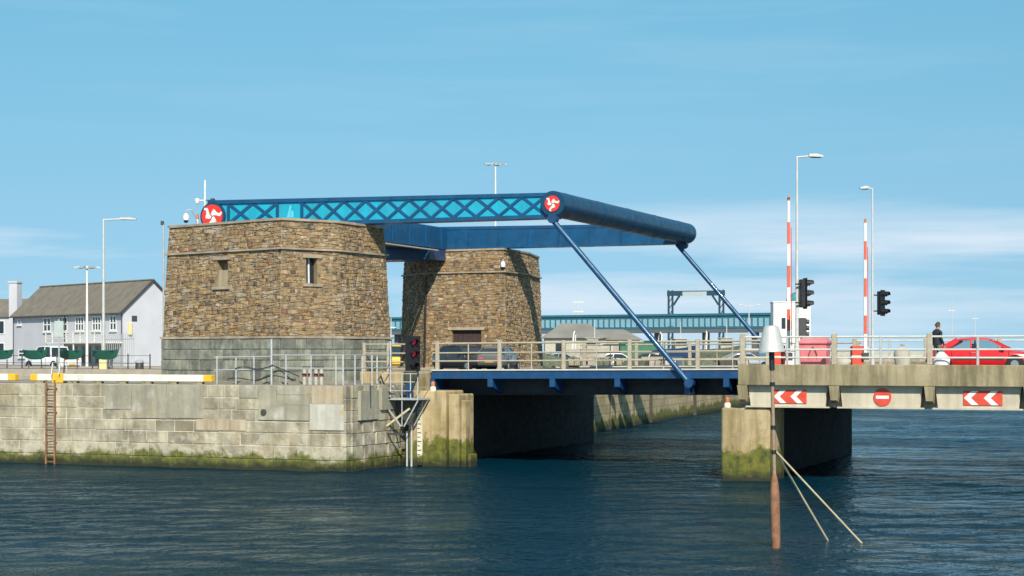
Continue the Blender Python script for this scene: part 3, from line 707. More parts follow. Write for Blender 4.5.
for px_ in (432, 490, 552, 617, 687, 726):
    x = onY(px_, 380, NY).x
    big = px_ == 687
    dpt = -1.1 if big else -.78
    bpart('bracket', 'blue', lambda m: m.hexa([(x-.13,NY+.01,dz(x)+dpt),(x+.13,NY+.01,dz(x)+dpt),(x+.13,NY+1.2,dz(x)-1.1),(x-.13,NY+1.2,dz(x)-1.1),(x-.13,NY+.01,dz(x)-.4),(x+.13,NY+.01,dz(x)-.4),(x+.13,NY+1.2,dz(x)-.4),(x-.13,NY+1.2,dz(x)-.4)]))
    bpart('bracket', 'blue', lambda m: m.box(x-.13, x+.13, FY-1.2, FY-.11, dz(x)+dpt, dz(x)-.29))
# railings of the deck: near and far
for ry in (NY+.12, FY-.12):
    for i in range(6):
        x = DX0+.25+i*(DX1-DX0-.45)/5
        bpart('rail_post', 'railpaint', lambda m: m.cbox(x-.09, x+.09, ry-.07, ry+.07, dz(x)+.03, dz(x)+1.34, .015))
    for hgt, r in ((1.24, .045), (.80, .035), (.42, .035)):
        bpart('rail', 'railpaint', lambda m: m.cyl((DX0, ry-.0, dz(DX0)+hgt), (DX1, ry, dz(DX1)+hgt), r, r, 8))
    for i in range(5):
        x = DX0+.25+(i+.5)*(DX1-DX0-.45)/5
        bpart('rail_post', 'railpaint', lambda m: m.cyl((x, ry, dz(x)+.03), (x, ry, dz(x)+1.24), .03, .03, 6))
# beams
BX0, BX1 = -46.7, -27.9; BT, BB = 12.45, 11.3; BCZ = (BT+BB)/2
def emblem(m, cx, cy, cz, r, ydir):
    # three bent running legs joined at the centre, laid on a disc (material 0 disc, 1 legs, 2 gold)
    m.cur = 0
    m.cyl((cx, cy, cz), (cx, cy+ydir*.05, cz), r, r, 40)
    m.cur = 1
    leg = [(0.0, .14), (.30, .17), (.56, .13), (.54, -.03), (.46, -.22), (.48, -.46), (.68, -.54), (.62, -.68), (.32, -.62), (.22, -.25), (.17, -.10), (0, -.14)]
    for k in range(3):
        a = math.radians(62+120*k); ca, sa = math.cos(a), math.sin(a)
        pts = [(cx+r*(x*ca-y*sa)*1.12, cz+r*(x*sa+y*ca)*1.12) for x, y in leg]
        n = len(pts); yy = cy+ydir*.065
        vs = [(x, yy, z_) for x, z_ in pts]+[(x, cy+ydir*.045, z_) for x, z_ in pts]
        # fan from a centre line: split to convex quads
        quads = [(0,1,10,11), (1,2,3,10), (3,4,9,10), (4,5,8,9), (5,6,7,8)]
        m.add(vs, [q if ydir > 0 else tuple(reversed(q)) for q in [tuple(reversed(q)) for q in quads]])
        m.cur = 2
        kx, kz = .47*ca-.08*sa, .47*sa+.08*ca
        m.cyl((cx+r*kx*1.1, cy, cz+r*kz*1.1), (cx+r*kx*1.1, cy+ydir*.075, cz+r*kz*1.1), r*.085, r*.085, 10); m.cur = 1
def lifting_beam(y0, y1, outer):
    # y0..y1 thickness, outer = side (-1 near face, +1 far face) that carries the lattice
    yo, yi = (y0, y1) if outer < 0 else (y1, y0)
    core0, core1 = min(yo-outer*.09, yi), max(yo-outer*.09, yi)
    beam = bpart('lifting_beam', 'beamblue', lambda m: (m.box(BX0+.6, BX1, core0, core1, BB+.02, BT-.02)))
    ya, yb = min(yo, yo-outer*.088), max(yo, yo-outer*.088)
    pa, pb = min(yo-outer*.088, yo-outer*.06), max(yo-outer*.088, yo-outer*.06)
    bpart('top_chord', 'beamblue', lambda m: m.box(BX0+.55, BX1, min(y0,y1)-.03, max(y0,y1)+.03, BT-.16, BT), beam)
    bpart('bottom_chord', 'beamblue', lambda m: m.box(BX0+.55, BX1, min(y0,y1)-.03, max(y0,y1)+.03, BB, BB+.16), beam)
    xs = [onY(px_, 210, 74.55).x for px_ in (228, 277, 301.5, 545)]
    zb, zt = BB+.16, BT-.16
    for xa, xb in ((BX0+1.3, xs[0]), (xs[0], xs[1]), (xs[1], xs[2]), (xs[2], xs[3]+.12)):
        bpart('cyan_panel', 'cyan', lambda m: m.box(xa, xb-.01, pa, pb, zb+.002, zt-.002), beam)
    for xv in xs: bpart('lattice_post', 'beamblue', lambda m: m.box(xv-.075, xv+.075, ya+.002, yb-.002, zb, zt), beam)
    ym = (ya+yb)/2
    for (xa, xb, n) in ((xs[0], xs[1], 2), (xs[2], xs[3], 11)):
        cw = (xb-xa)/n
        for i in range(n):
            for s_ in (0, 1):
                A = (xa+i*cw, zb if s_ == 0 else zt); B = (xa+(i+1)*cw, zt if s_ == 0 else zb)
                bpart('lattice_bar', 'beamblue', lambda m: m.bar((A[0], ym+(.012 if s_ else -.008), A[1]), (B[0], ym+(.012 if s_ else -.008), B[1]), .055, .125, (0,1,0)) if False else m.bar((A[0], ym+(.010 if s_ else -.006), A[1]), (B[0], ym+(.010 if s_ else -.006), B[1]), .125, .06, (0,1,0)), beam)
    for i in range(12):
        xg = xs[2]+(xs[3]-xs[2])*i/11
        for zz in (zb, zt):
            bpart('gusset_plate', 'beamblue', lambda m: m.box(xg-.10, xg+.10, ya-.004, ya+.03, zz-.07, zz+.07) if outer < 0 else m.box(xg-.10, xg+.10, yb-.03, yb+.004, zz-.07, zz+.07), beam)
    # pale mark on the plain panel
    xm = (xs[1]+xs[2])/2; yq = yo-outer*.06
    def mark(m):
        for poly in ([(-.16,-.22),(.02,-.22),(.08,.25),(.0,.3)], [(.05,-.22),(.2,-.22),(.22,.02),(.1,.1)]):
            vs = [(xm+a*1., yq+outer*.004, BCZ+b*1.) for a, b in poly]
            m.add(vs, [(0,1,2,3) if outer < 0 else (3,2,1,0)])
    bpart('panel_mark', M['markcyan'], mark, beam)
    # rounded rear end with emblem
    ex, ez = onY(212.5, 213.5, 74.5).x, 11.88
    bpart('end_drum', 'tube', lambda m: m.cyl((ex, min(y0,y1)-.05, ez), (ex, max(y0,y1)+.05, ez), .70, .70, 40), beam, True)
    bpart('emblem', ['discred', 'white', 'gold'], lambda m: emblem(m, ex, yo+outer*.05, ez, .585, outer), beam)
    return beam
M['markcyan'] = mat('panel_mark', (.10, .50, .66), .5, .05)
bm_near = lifting_beam(74.55, 75.45, -1)
bm_far = lifting_beam(95.0, 95.9, 1)
# the beams deepen towards the rear: lift their top edge evenly along the length
for bm_ in (bm_near, bm_far):
    for o_ in [bm_]+list(bm_.children):
        if o_.name.split('.')[0] in ('end_drum', 'emblem'): continue
        for v_ in o_.data.vertices:
            zw = v_.co.z+LB[2]-BB; xw = v_.co.x+LB[0]
            if zw > 0: v_.co.z += zw*.21*max(0, (BX1-xw))/(BX1-BX0)
# tube crosshead
bpart('crosshead_tube', 'tube', lambda m: m.cyl((-27.9, 74.36, 11.93), (-27.9, 96.0, 11.93), .585, .585, 48), None, True)
for i in range(5):
    yb_ = 75.6+i*4.6
    bpart('tube_seam', 'tube', lambda m: m.cyl((-27.9, yb_, 11.93), (-27.9, yb_+.05, 11.93), .597, .597, 48), None, True)
for i in range(9):
    yb_ = 76.5+i*2.2
    bpart('stiffener', 'beamblue', lambda m: m.box(-42.35, -42.29, yb_, yb_+.05, 11.3, 12.52))
for i in range(7):
    xb_ = -41+i*1.9
    bpart('stiffener', 'beamblue', lambda m: m.box(xb_, xb_+.05, 94.93, 95.0, 11.47, 12.28))
ct = bpart('tube_end_plate', 'tube', lambda m: m.lathe([(.55, 0), (.585, .03)], n=40) if False else m.cyl((-27.9, 74.33, 11.93), (-27.9, 74.36, 11.93), .56, .58, 48))
bpart('emblem', ['discred', 'white', 'gold'], lambda m: emblem(m, -27.9, 74.33, 11.93, .36, -1), ct)
bpart('tube_end_cap', 'tube', lambda m: [m.cyl((-27.9, 96.0+.3*math.sin(a), 11.93), (-27.9, 96.0+.3*math.sin(a+.3), 11.93), .585*math.cos(a), .585*math.cos(a+.3)+.001, 40) for a in [i*.3 for i in range(5)]], None, True)
# cross box, counterweight and pivots at the rear
bpart('cross_box', 'beamblue', lambda m: m.box(-45.2, -42.35, 75.46, 94.99, 11.28, 12.55))
bpart('pale_strip', 'sack', lambda m: m.box(-42.34, -42.0, 76.5, 93.0, 11.10, 11.16))  # thin pale strip just below the cross box edge
bpart('counterweight', 'blue', lambda m: m.box(-49.0, -42.4, 92.6, 94.9, 10.6, 11.275))
bpart('counterweight', 'blue', lambda m: m.box(-46.9, -44.0, 78.2, 80.0, 11.3, 12.2) if False else m.box(-47.2, -44.65, 76.0, 78.0, 11.4, 12.3))
for yy, xx in ((75.0, -38.6), (95.45, -39.2)):
    bpart('pivot_bearing', 'dark', lambda m: (m.prismY([(xx-.5, 10.86), (xx+.5, 10.86), (xx+.2, 11.33), (xx-.2, 11.33)], yy-.3, yy+.3)))
# struts
for yy, sx_ in ((74.42, 0.), (95.45, -.28)):
    A = Vector((-28.02+sx_, yy, 11.3)); B = Vector((-21.5+sx_, yy, 3.82))
    st = bpart('strut', 'beamblue', lambda m: m.cyl(A, B, .125, .125, 16), None, True)
    bpart('clevis', 'blue', lambda m: (m.cyl((-27.9, yy-.2, 11.25), (-27.9, yy+.2, 11.25), .22, .22, 14), m.box(-28.05, -27.7, yy-.16, yy+.16, 11.2, 11.5)), st)
    bpart('foot_pin', 'blue', lambda m: m.cyl((B.x, yy-.16, B.z), (B.x, yy+.25, B.z), .2, .2, 14), st)

# ------------------------------------------------------------------ fixed concrete span
PY = 68.6
CB = (-8, 80, 0)
cb = thing('concrete_bridge', 'stained concrete road bridge span with recessed beams and white railing', 'bridge', CB)
def cpart(name, m, fn, parent=None, smooth=False):
    mb = MB(); fn(mb); localize(mb, CB); return mb.build(name, m, parent or cb, smooth=smooth)
SX0, SX1 = -17.8, 30.0
cpart('parapet', 'concrete', lambda m: m.cbox(SX0, SX1, PY, PY+.45, 3.87, 4.70, .02))
cpart('parapet', 'concrete', lambda m: m.cbox(SX0, SX1, 92.2, 92.65, 3.87, 4.70, .02))
cpart('deck_slab', 'asphalt', lambda m: m.box(SX0, SX1, PY+.46, 92.19, 3.7, 4.42))
cpart('footway', 'pave', lambda m: m.box(SX0, SX1, PY+.46, 71.6, 4.42, 4.56))
cpart('footway', 'pave', lambda m: m.box(SX0, SX1, 90.0, 92.19, 4.42, 4.56))
bays = [-17.79+i*3.7 for i in range(13)]
for i in range(12):
    x0, x1 = bays[i]+.38, bays[i+1]-.2
    cpart('edge_beam', 'beamconc', lambda m: m.hexa([(x0+.05,PY+.36,3.04),(x1-.05,PY+.36,3.04),(x1-.05,PY+.9,3.04),(x0+.05,PY+.9,3.04),(x0-.05,PY+.36,3.868),(x1+.05,PY+.36,3.868),(x1+.05,PY+.9,3.868),(x0-.05,PY+.9,3.868)]))
    cpart('flange', 'beamconc', lambda m: m.box(x0-.15, x1+.12, PY+.28, PY+1.0, 2.98, 3.038))
for x in bays:
    cpart('pilaster', 'concrete', lambda m: m.hexa([(x+.02,PY+.02,3.30),(x+.28,PY+.02,3.30),(x+.28,PY+.4,3.18),(x+.02,PY+.4,3.18),(x-.05,PY+.02,3.868),(x+.36,PY+.02,3.868),(x+.36,PY+.4,3.868),(x-.05,PY+.4,3.868)]))
for yy in (70.6, 74, 78, 82, 86, 90):
    cpart('inner_girder', 'beamconc', lambda m: m.box(SX0, SX1, yy, yy+.6, 2.95, 3.7))
# pier
cpart('pier_column', 'pier', lambda m: m.cbox(-18.6, -16.6, 69.0, 71.6, -3, 2.94, .06))
cpart('pier_wall', 'shadewall', lambda m: m.cbox(-18.4, -17.2, 71.62, 89.3, -3, 2.90, .05))
cpart('pier_cap', 'pier', lambda m: m.cbox(-18.6, -16.9, 72.0, 93.0, 2.901, 3.24, .03) if False else m.box(-18.35, -17.1, 73.0, 92.0, 2.90, 3.1))
for yy in (NY+1.2, 85, FY-1.3):
    cpart('bearing', 'concrete', lambda m: m.box(-18.3, -17.9, yy-.2, yy+.3, 3.1, 3.27))
cpart('pier_column', 'pier', lambda m: m.cbox(7.4, 9.4, 69.0, 71.6, -3, 2.94, .06)); cpart('pier_wall', 'pier', lambda m: m.cbox(7.6, 9.2, 71.6, 90.0, -3, 2.94, .05))
# railing
for ry in (PY+.2, 92.4):
    for i, x in enumerate(bays):
        cpart('rail_post', 'railpaint', lambda m: m.cbox(x+.04, x+.24, ry-.09, ry+.09, 4.70, 5.93, .02))
        xm = x+1.95
        cpart('rail_post', 'galv', lambda m: m.cbox(xm-.045, xm+.045, ry-.045, ry+.045, 4.70, 5.82, .01))
    for zz, r in ((5.80, .045), (5.30, .04), (4.98, .04)):
        cpart('rail', 'railgrey', lambda m: m.cyl((SX0, ry, zz), (SX1, ry, zz), r*.85, r*.85, 8))
hazard_cone(727.5, 400, 69.5, 2.94, 'small orange and white lamp on the pier top beside the blue deck')

# signs on the edge beams
def chevron_sign(px0, px1, py0, py1, label):
    a = onY(px0, py1, PY+.34); b = onY(px1, py0, PY+.34)
    t = thing('chevron_sign', label, 'sign', ((a.x+b.x)/2, PY+.34, (a.z+b.z)/2), 0, 'chevron signs on the bridge beam')
    L = (b.x-a.x)/2; h = (b.z-a.z)/2
    mb = MB(); mb.box(-L, L, -.03, .015, -h, h); mb.build('board', 'red', t)
    for x0 in (-L+.02, .04*L):
        q = L*.42; s_ = L*.36
        mb = MB()
        for sg in (1, -1):
            vs = [(x0, -.034, 0), (x0+s_, -.034, 0), (x0+s_+q*.95, -.034, sg*h*.98), (x0+q*.95, -.034, sg*h*.98)]
            mb.add(vs, [(0,1,2,3) if sg > 0 else (3,2,1,0)])
        mb.build('chevron', 'white', t)
chevron_sign(773.5, 806.5, 390, 403, 'red board with white chevrons nearer the blue deck, above the pier')
chevron_sign(963.5, 1002.5, 391, 405, 'red board with white chevrons below the red car')
a = onY(882.5, 397.2, PY+.34); t = thing('no_entry_sign', 'round red no entry sign with white bar on the bridge beam', 'sign', a)
mb = MB(); mb.cyl((0, .015, 0), (0, -.03, 0), .345, .345, 40); mb.build('disc', 'red', t)
mb = MB(); mb.box(-.25, .25, -.036, -.031, -.06, .06); mb.build('bar', 'white', t)

# ------------------------------------------------------------------ beacon pole in the water
q = onZ(776, 548, 0)
bp = thing('beacon_pole', 'rusty pole standing in the water topped by a white cone, with two stays', 'beacon', q); bp.rotation_euler = (0, math.radians(-1.3), 0)
mb = MB(); mb.lathe([(.115, -1), (.115, .15), (.125, .3), (.125, 1.45), (.10, 1.75), (.055, 1.95)], n=14); mb.build('pile_sleeve', 'rustpole', bp, smooth=True)
mb = MB(); mb.cyl((0,0,1.9), (0,0,5.3), .052, .045, 10); mb.build('pole', 'postgrey', bp, smooth=True)
for zz in (2.55, 3.2, 4.35):
    mb = MB(); mb.cyl((0,0,zz-.05), (0,0,zz+.05), .07, .07, 10); mb.build('collar', 'black', bp)
mb = MB(); mb.cyl((0,0,4.72), (0,0,5.22), .075, .075, 12); mb.build('socket', 'black', bp)
mb = MB(); mb.lathe([(.34, 0), (.36, .0), (.36, .02), (.345, .05), (.215, .62), (.19, .68), (.12, .705), (.0, .71)], cz=5.2, n=36); mb.build('cone_topmark', 'conewhite' if 'conewhite' in M else 'galvwhite' if 'galvwhite' in M else 'white', bp, smooth=True)
for px_, py_ in ((827, 540), (860, 543)):
    e = onZ(px_, py_, 0)-q; d_ = (e-Vector((0,0,2.6))).normalized(); e2 = e+d_*.6
    mb = MB(); mb.cyl((.02, 0, 2.6), e2, .027, .027, 8); mb.build('stay', 'stay', bp)

# ------------------------------------------------------------------ lamp columns, lights, barriers
def street_lamp(px, pytop, pybase, D, arm_px, label, r=.08, head=.6, zb=None):
    g = onD(px, pybase, D); top = onD(px, pytop, D).z
    zb = g.z if zb is None else zb
    t = thing('street_lamp', label, 'street lamp', (g.x, g.y, zb), TH, 'street lamps')
    h = top-zb
    mb = MB(); mb.cyl((0,0,0), (0,0,h), r, r*.55, 10); mb.build('column', 'polegrey', t, smooth=True)
    mb = MB(); mb.cyl((0,0,0), (0,0,1.1), r*1.5, r*1.5, 10); mb.build('column_base', 'polegrey', t)
    al = arm_px/F*D
    mb = MB(); mb.tube([(0,0,h-.05), (al*.7, 0, h)], r*.45, 8); mb.build('arm', 'polegrey', t)
    sg = 1 if al > 0 else -1
    mb = MB(); x0 = al*.62; x1 = x0+sg*head
    mb.prismY([(x0, h-.03), (x1, h-.05), (x1, h+.02), (x0+sg*head*.55, h+.10), (x0, h+.08)], -.13, .13); mb.build('lamp_head', 'polegrey', t)
    mb = MB(); mb.box(min(x0+sg*.1*head, x1-sg*.08), max(x0+sg*.1*head, x1-sg*.08), -.1, .1, h-.075, h-.045); mb.build('lens', 'glass', t)
    return t
lampA = street_lamp(797, 156, 366, 75.5, 19, 'tall grey street lamp on the bridge beside the pink bin', .08, zb=4.42)
lampB = street_lamp(872.5, 188, 366, 88, -6, 'grey street lamp with short head beside the right barrier', .07, .45, zb=4.42)
lampC = street_lamp(103.5, 219, 375, 108, 27, 'tall pale street lamp in front of the white house', .11, 1.0, zb=QZ)
mb = MB(); mb.box(-.28, .28, -.22, .22, .12, .85) if False else mb.cbox(-.24, .24, -.2, .2, .0, 1.0, .03)
mb.build('column_box', 'yellowpale' if 'yellowpale' in M else 'gold', lampC)
def mast_light(px, pytop, D, label, wide=.9):
    g = onD(px, 366, D); top = onD(px, pytop, D).z
    t = thing('high_mast_light', label, 'mast light', (g.x, g.y, QZ), TH, 'high mast lights')
    h = top-QZ
    mb = MB(); mb.cyl((0,0,0), (0,0,h), .14, .08, 10); mb.build('mast', 'dirtywhite', t, smooth=True)
    mb = MB(); mb.cyl((0,0,h-.25), (0,0,h-.1), .3, .3, 12); mb.build('hub', 'galv', t)
    for k in range(6):
        a = k*math.pi/3+.3; x, y = math.cos(a)*wide, math.sin(a)*wide
        mb = MB(); mb.bar((0,0,h-.17), (x,y,h-.1), .06, .06); mb.bar((x*.8,y*.8,h-.08), (x*1.35,y*1.35,h-.16), .4, .14); mb.build('floodlight', 'galv', t)
mast_light(87, 266, 165, 'mast with ring of floodlights before the white house')
mast_light(495.5, 163, 210, 'distant mast with ring of floodlights above the lattice beam', 1.0)
def camera_mast(px, pytop, D, label):
    g = onD(px, 366, D); top = onD(px, pytop, D).z
    t = thing('camera_mast', label, 'mast', (g.x, g.y, QZ), TH)
    h = top-QZ
    mb = MB(); mb.cyl((0,0,0), (0,0,h), .10, .05, 8); mb.build('mast', 'dirtywhite', t, smooth=True)
    for sx in (-1, 1):
        mb = MB(); mb.bar((0,0,h-1.1), (sx*.42,0,h-1.1), .05, .05); mb.lathe([(.0,-.22),(.10,-.18),(.13,-.05),(.13,.08),(.0,.12)], cx=sx*.42, cz=h-1.1, n=10); mb.build('floodlight', 'dirtywhite' if sx < 0 else 'dark', t)
camera_mast(205, 180, 95, 'white mast with two lamps rising behind the red emblem')

def signal_head(px0, px1, py0, py1, D, face, label, lamps, three=3, name='traffic_light', bw_=.27):
    c = onD((px0+px1)/2, (py0+py1)/2, D); hh = (py1-py0)/F*D; ww = .36
    t = thing(name, label, 'traffic light', (c.x, c.y, c.z), TH+face)
    # faces local -Y; backing board, housing, three hooded lamps
    mb = MB(); mb.cbox(-bw_, bw_, .0, .03, -hh/2, hh/2, .005); mb.build('backing_board', 'black', t)
    mb = MB(); mb.cbox(-.17, .17, .03, .26, -hh/2+.06, hh/2-.06, .03); mb.build('housing', 'black', t)
    for i in range(three):
        zc = hh/2-(i+.5)*hh/three; r = min(.135, hh/three*.42)
        mb = MB(); mb.cyl((0, .01, zc), (0, -.02, zc), r, r*.95, 16); mb.build('lamp', lamps[i], t)
        mb = MB(); n = 14; vs = []; fs = []
        for k in range(n+1):
            a = math.radians(-35+250*k/n); ln = -.34 if 0 <= math.degrees(a) <= 180 else -.16
            vs += [(r*1.12*math.cos(a), 0, zc+r*1.12*math.sin(a)), (r*1.12*math.cos(a), ln, zc+r*1.12*math.sin(a)-.03), (r*1.2*math.cos(a), ln, zc+r*1.2*math.sin(a)-.03), (r*1.2*math.cos(a), 0, zc+r*1.2*math.sin(a))]
        for k in range(n):
            for q_ in range(4): fs.append((k*4+q_, k*4+(q_+1) % 4, k*4+4+(q_+1) % 4, k*4+4+q_))
        mb.add(vs, fs); mb.build('visor', 'black', t)
    return t
def bracket(t, pts):
    for a, b in pts:
        mb = MB(); mb.bar(a, b, .06, .06); mb.build('bracket', 'black', t)
s1 = signal_head(799, 812, 278, 309, 75.3, math.radians(90+8), 'traffic light hung on the street lamp by the pink bin, hoods to the right', ['unlit']*3)
bracket(s1, [((0,.26,.4),(-.02,.45,.4)), ((0,.26,-.4),(-.02,.45,-.4))])
s2 = signal_head(876, 890, 290, 316, 87.8, math.radians(55), 'traffic light on the right-hand bridge lamp column', ['unlit']*3)
bracket(s2, [((0,.26,.4),(-.05,.5,.4)), ((0,.26,-.4),(-.05,.5,-.4))])
s3 = signal_head(403, 423, 336, 371, 80.0, math.radians(35), 'harbour signal with three red lamps beside the deck end', ['lens', 'lens', 'unlit'], name='harbour_signal', bw_=.4)
mb = MB(); mb.cyl((.0, .32, -2.1 if False else -.75), (.0, .32, .55), .05, .05, 8); mb.build('post', 'galv', s3)
mb = MB(); mb.bar((0,.26,.3),(0,.34,.3),.06,.06); mb.bar((0,.26,-.3),(0,.34,-.3),.06,.06); mb.build('bracket', 'black', s3)
g = onD(802, 360, 84); ps = thing('signal_post', 'grey rear of a pedestrian signal on a post before the white turret', 'traffic light', (g.x, g.y, 4.42), TH)
zt = onD(802, 318, 84).z-4.42
mb = MB(); mb.cyl((0,.16,0),(0,.16,zt),.055,.055,8); mb.build('post', 'polegrey', ps)
mb = MB(); mb.cbox(-.2,.2,-.12,.1,zt-.95,zt,.03); mb.build('housing', 'dark', ps)
for k in range(3):
    mb = MB(); mb.cyl((.2,-.01,zt-.17-.3*k),(.34,-.01,zt-.19-.3*k),.11,.11,12); mb.build('visor', 'dark', ps)

def barrier(px, pytop, D, cab_px, label, cab_top=None):
    g = onD(px, 360, D); top = onD(px, pytop, D).z
    t = thing('lift_barrier', label, 'barrier', (g.x, g.y, 4.42), TH, 'raised bridge barriers')
    h = top-4.42
    ox = (cab_px-px)/F*D
    mb = MB(); mb.cbox(ox-.29, ox+.29, -.25, .25, 0, 1.08, .03); mb.build('cabinet', 'red', t)
    mb = MB(); mb.cbox(ox-.31, ox+.31, -.27, .27, .52, .60, .01); mb.build('cabinet_band', 'dirtywhite', t)
    n = 7; z0 = .75; seg = (h-z0)/n
    mb = MB(); mb.cyl((ox, 0, .85), (0.0, -.32, .85), .05, .05, 8); mb.build('pivot', 'dark', t)
    for i in range(n):
        mb = MB(); wd = .15-.006*i; mb.box(-wd/2, wd/2, -.36, -.28, z0+i*seg, z0+(i+1)*seg-.001); mb.build('arm_band', 'fadedred' if i % 2 else 'dirtywhite', t)
    mb = MB(); mb.box(-.16, .16, -.42, -.24, z0-.35, z0); mb.build('counterweight', 'dark', t)
    mb = MB(); mb.cyl((.14, -.32, z0+.3), (.11, -.32, h-1.2), .02, .02, 6); mb.build('stay_wire', 'red', t)
    mb = MB(); mb.cyl((0, -.32, h), (0, -.32, h+.18), .07, .05, 10); mb.build('tip_lamp', 'crate_o', t)
barrier(787.5, 201, 78, 778, 'raised red and white barrier arm left of the tall street lamp')
barrier(864, 223, 86, 857, 'raised red and white barrier arm with red cabinet right of the pink bin')

# pink bin
g = onY(814.5, 360, 70.3); pb = thing('grit_bin', 'faded pink plastic grit bin behind the bridge railing', 'bin', (g.x, 70.4, 4.56)); pb.scale = (1, 1, 1.16)
mb = MB(); mb.hexa([(-.50,-.38,.06),(.50,-.38,.06),(.50,.38,.06),(-.50,.38,.06),(-.56,-.43,.80),(.56,-.43,.80),(.56,.43,.80),(-.56,.43,.80)]); mb.build('tub', 'pink', pb, bevel=.03)
mb = MB(); mb.box(-.52,.52,-.40,.40,0,.06); mb.build('base', 'pinkdark', pb)
mb = MB(); mb.box(-.575,.575,-.445,.445,.80,.84); mb.build('rim', 'pinkdark', pb)
mb = MB(); mb.loft([[(-.58,-.45,.84),(.58,-.45,.84),(.58,.45,.84),(-.58,.45,.84)],[(-.58,-.45,.92),(.58,-.45,.92),(.58,.45,.92),(-.58,.45,.92)],[(-.48,-.25,1.04),(.48,-.25,1.04),(.48,.35,1.04),(-.48,.35,1.04)]]); mb.build('lid', 'pink', pb, bevel=.02)
mb = MB()
arch = [(-.17, .34), (-.15, .5), (-.1, .6), (0, .72), (.1, .6), (.15, .5), (.17, .34)]
for (x0, z0), (x1, z1) in zip(arch[:-1], arch[1:]): mb.bar((x0,-.435,z0),(x1,-.435,z1),.035,.03,(0,1,0))
mb.build('moulded_mark', 'pinkdark', pb)
g = onY(845, 360, 70.6)
def sack(px, Y, w_, h_, label):
    g = onY(px, 360, Y); t = thing('sack', label, 'sack', (g.x, Y, 4.56))
    rs = random.Random(px); rings = []
    for i in range(7):
        k = i/6; s_ = (.85+.3*math.sin(math.pi*k*.9))*(1 if i < 6 else .35); ring = []
        for j in range(12):
            a = 2*math.pi*j/12; f = rs.uniform(.93, 1.07); ring.append((w_/2*s_*f*math.cos(a), w_*.4*s_*f*math.sin(a), h_*k))
        rings.append(ring)
    mb = MB(); mb.loft(rings); mb.build('bag', 'sack', t, smooth=True)
    mb = MB(); mb.cyl((0,0,h_*.98),(0.03,0,h_*1.1),.05,.09,8); mb.build('knot', 'sack', t)
sack(842, 70.5, .62, .42, 'low pale sack on the footway right of the pink bin')
sack(902, 70.7, .55, .86, 'tall pale sack on the footway beside the right lamp column')

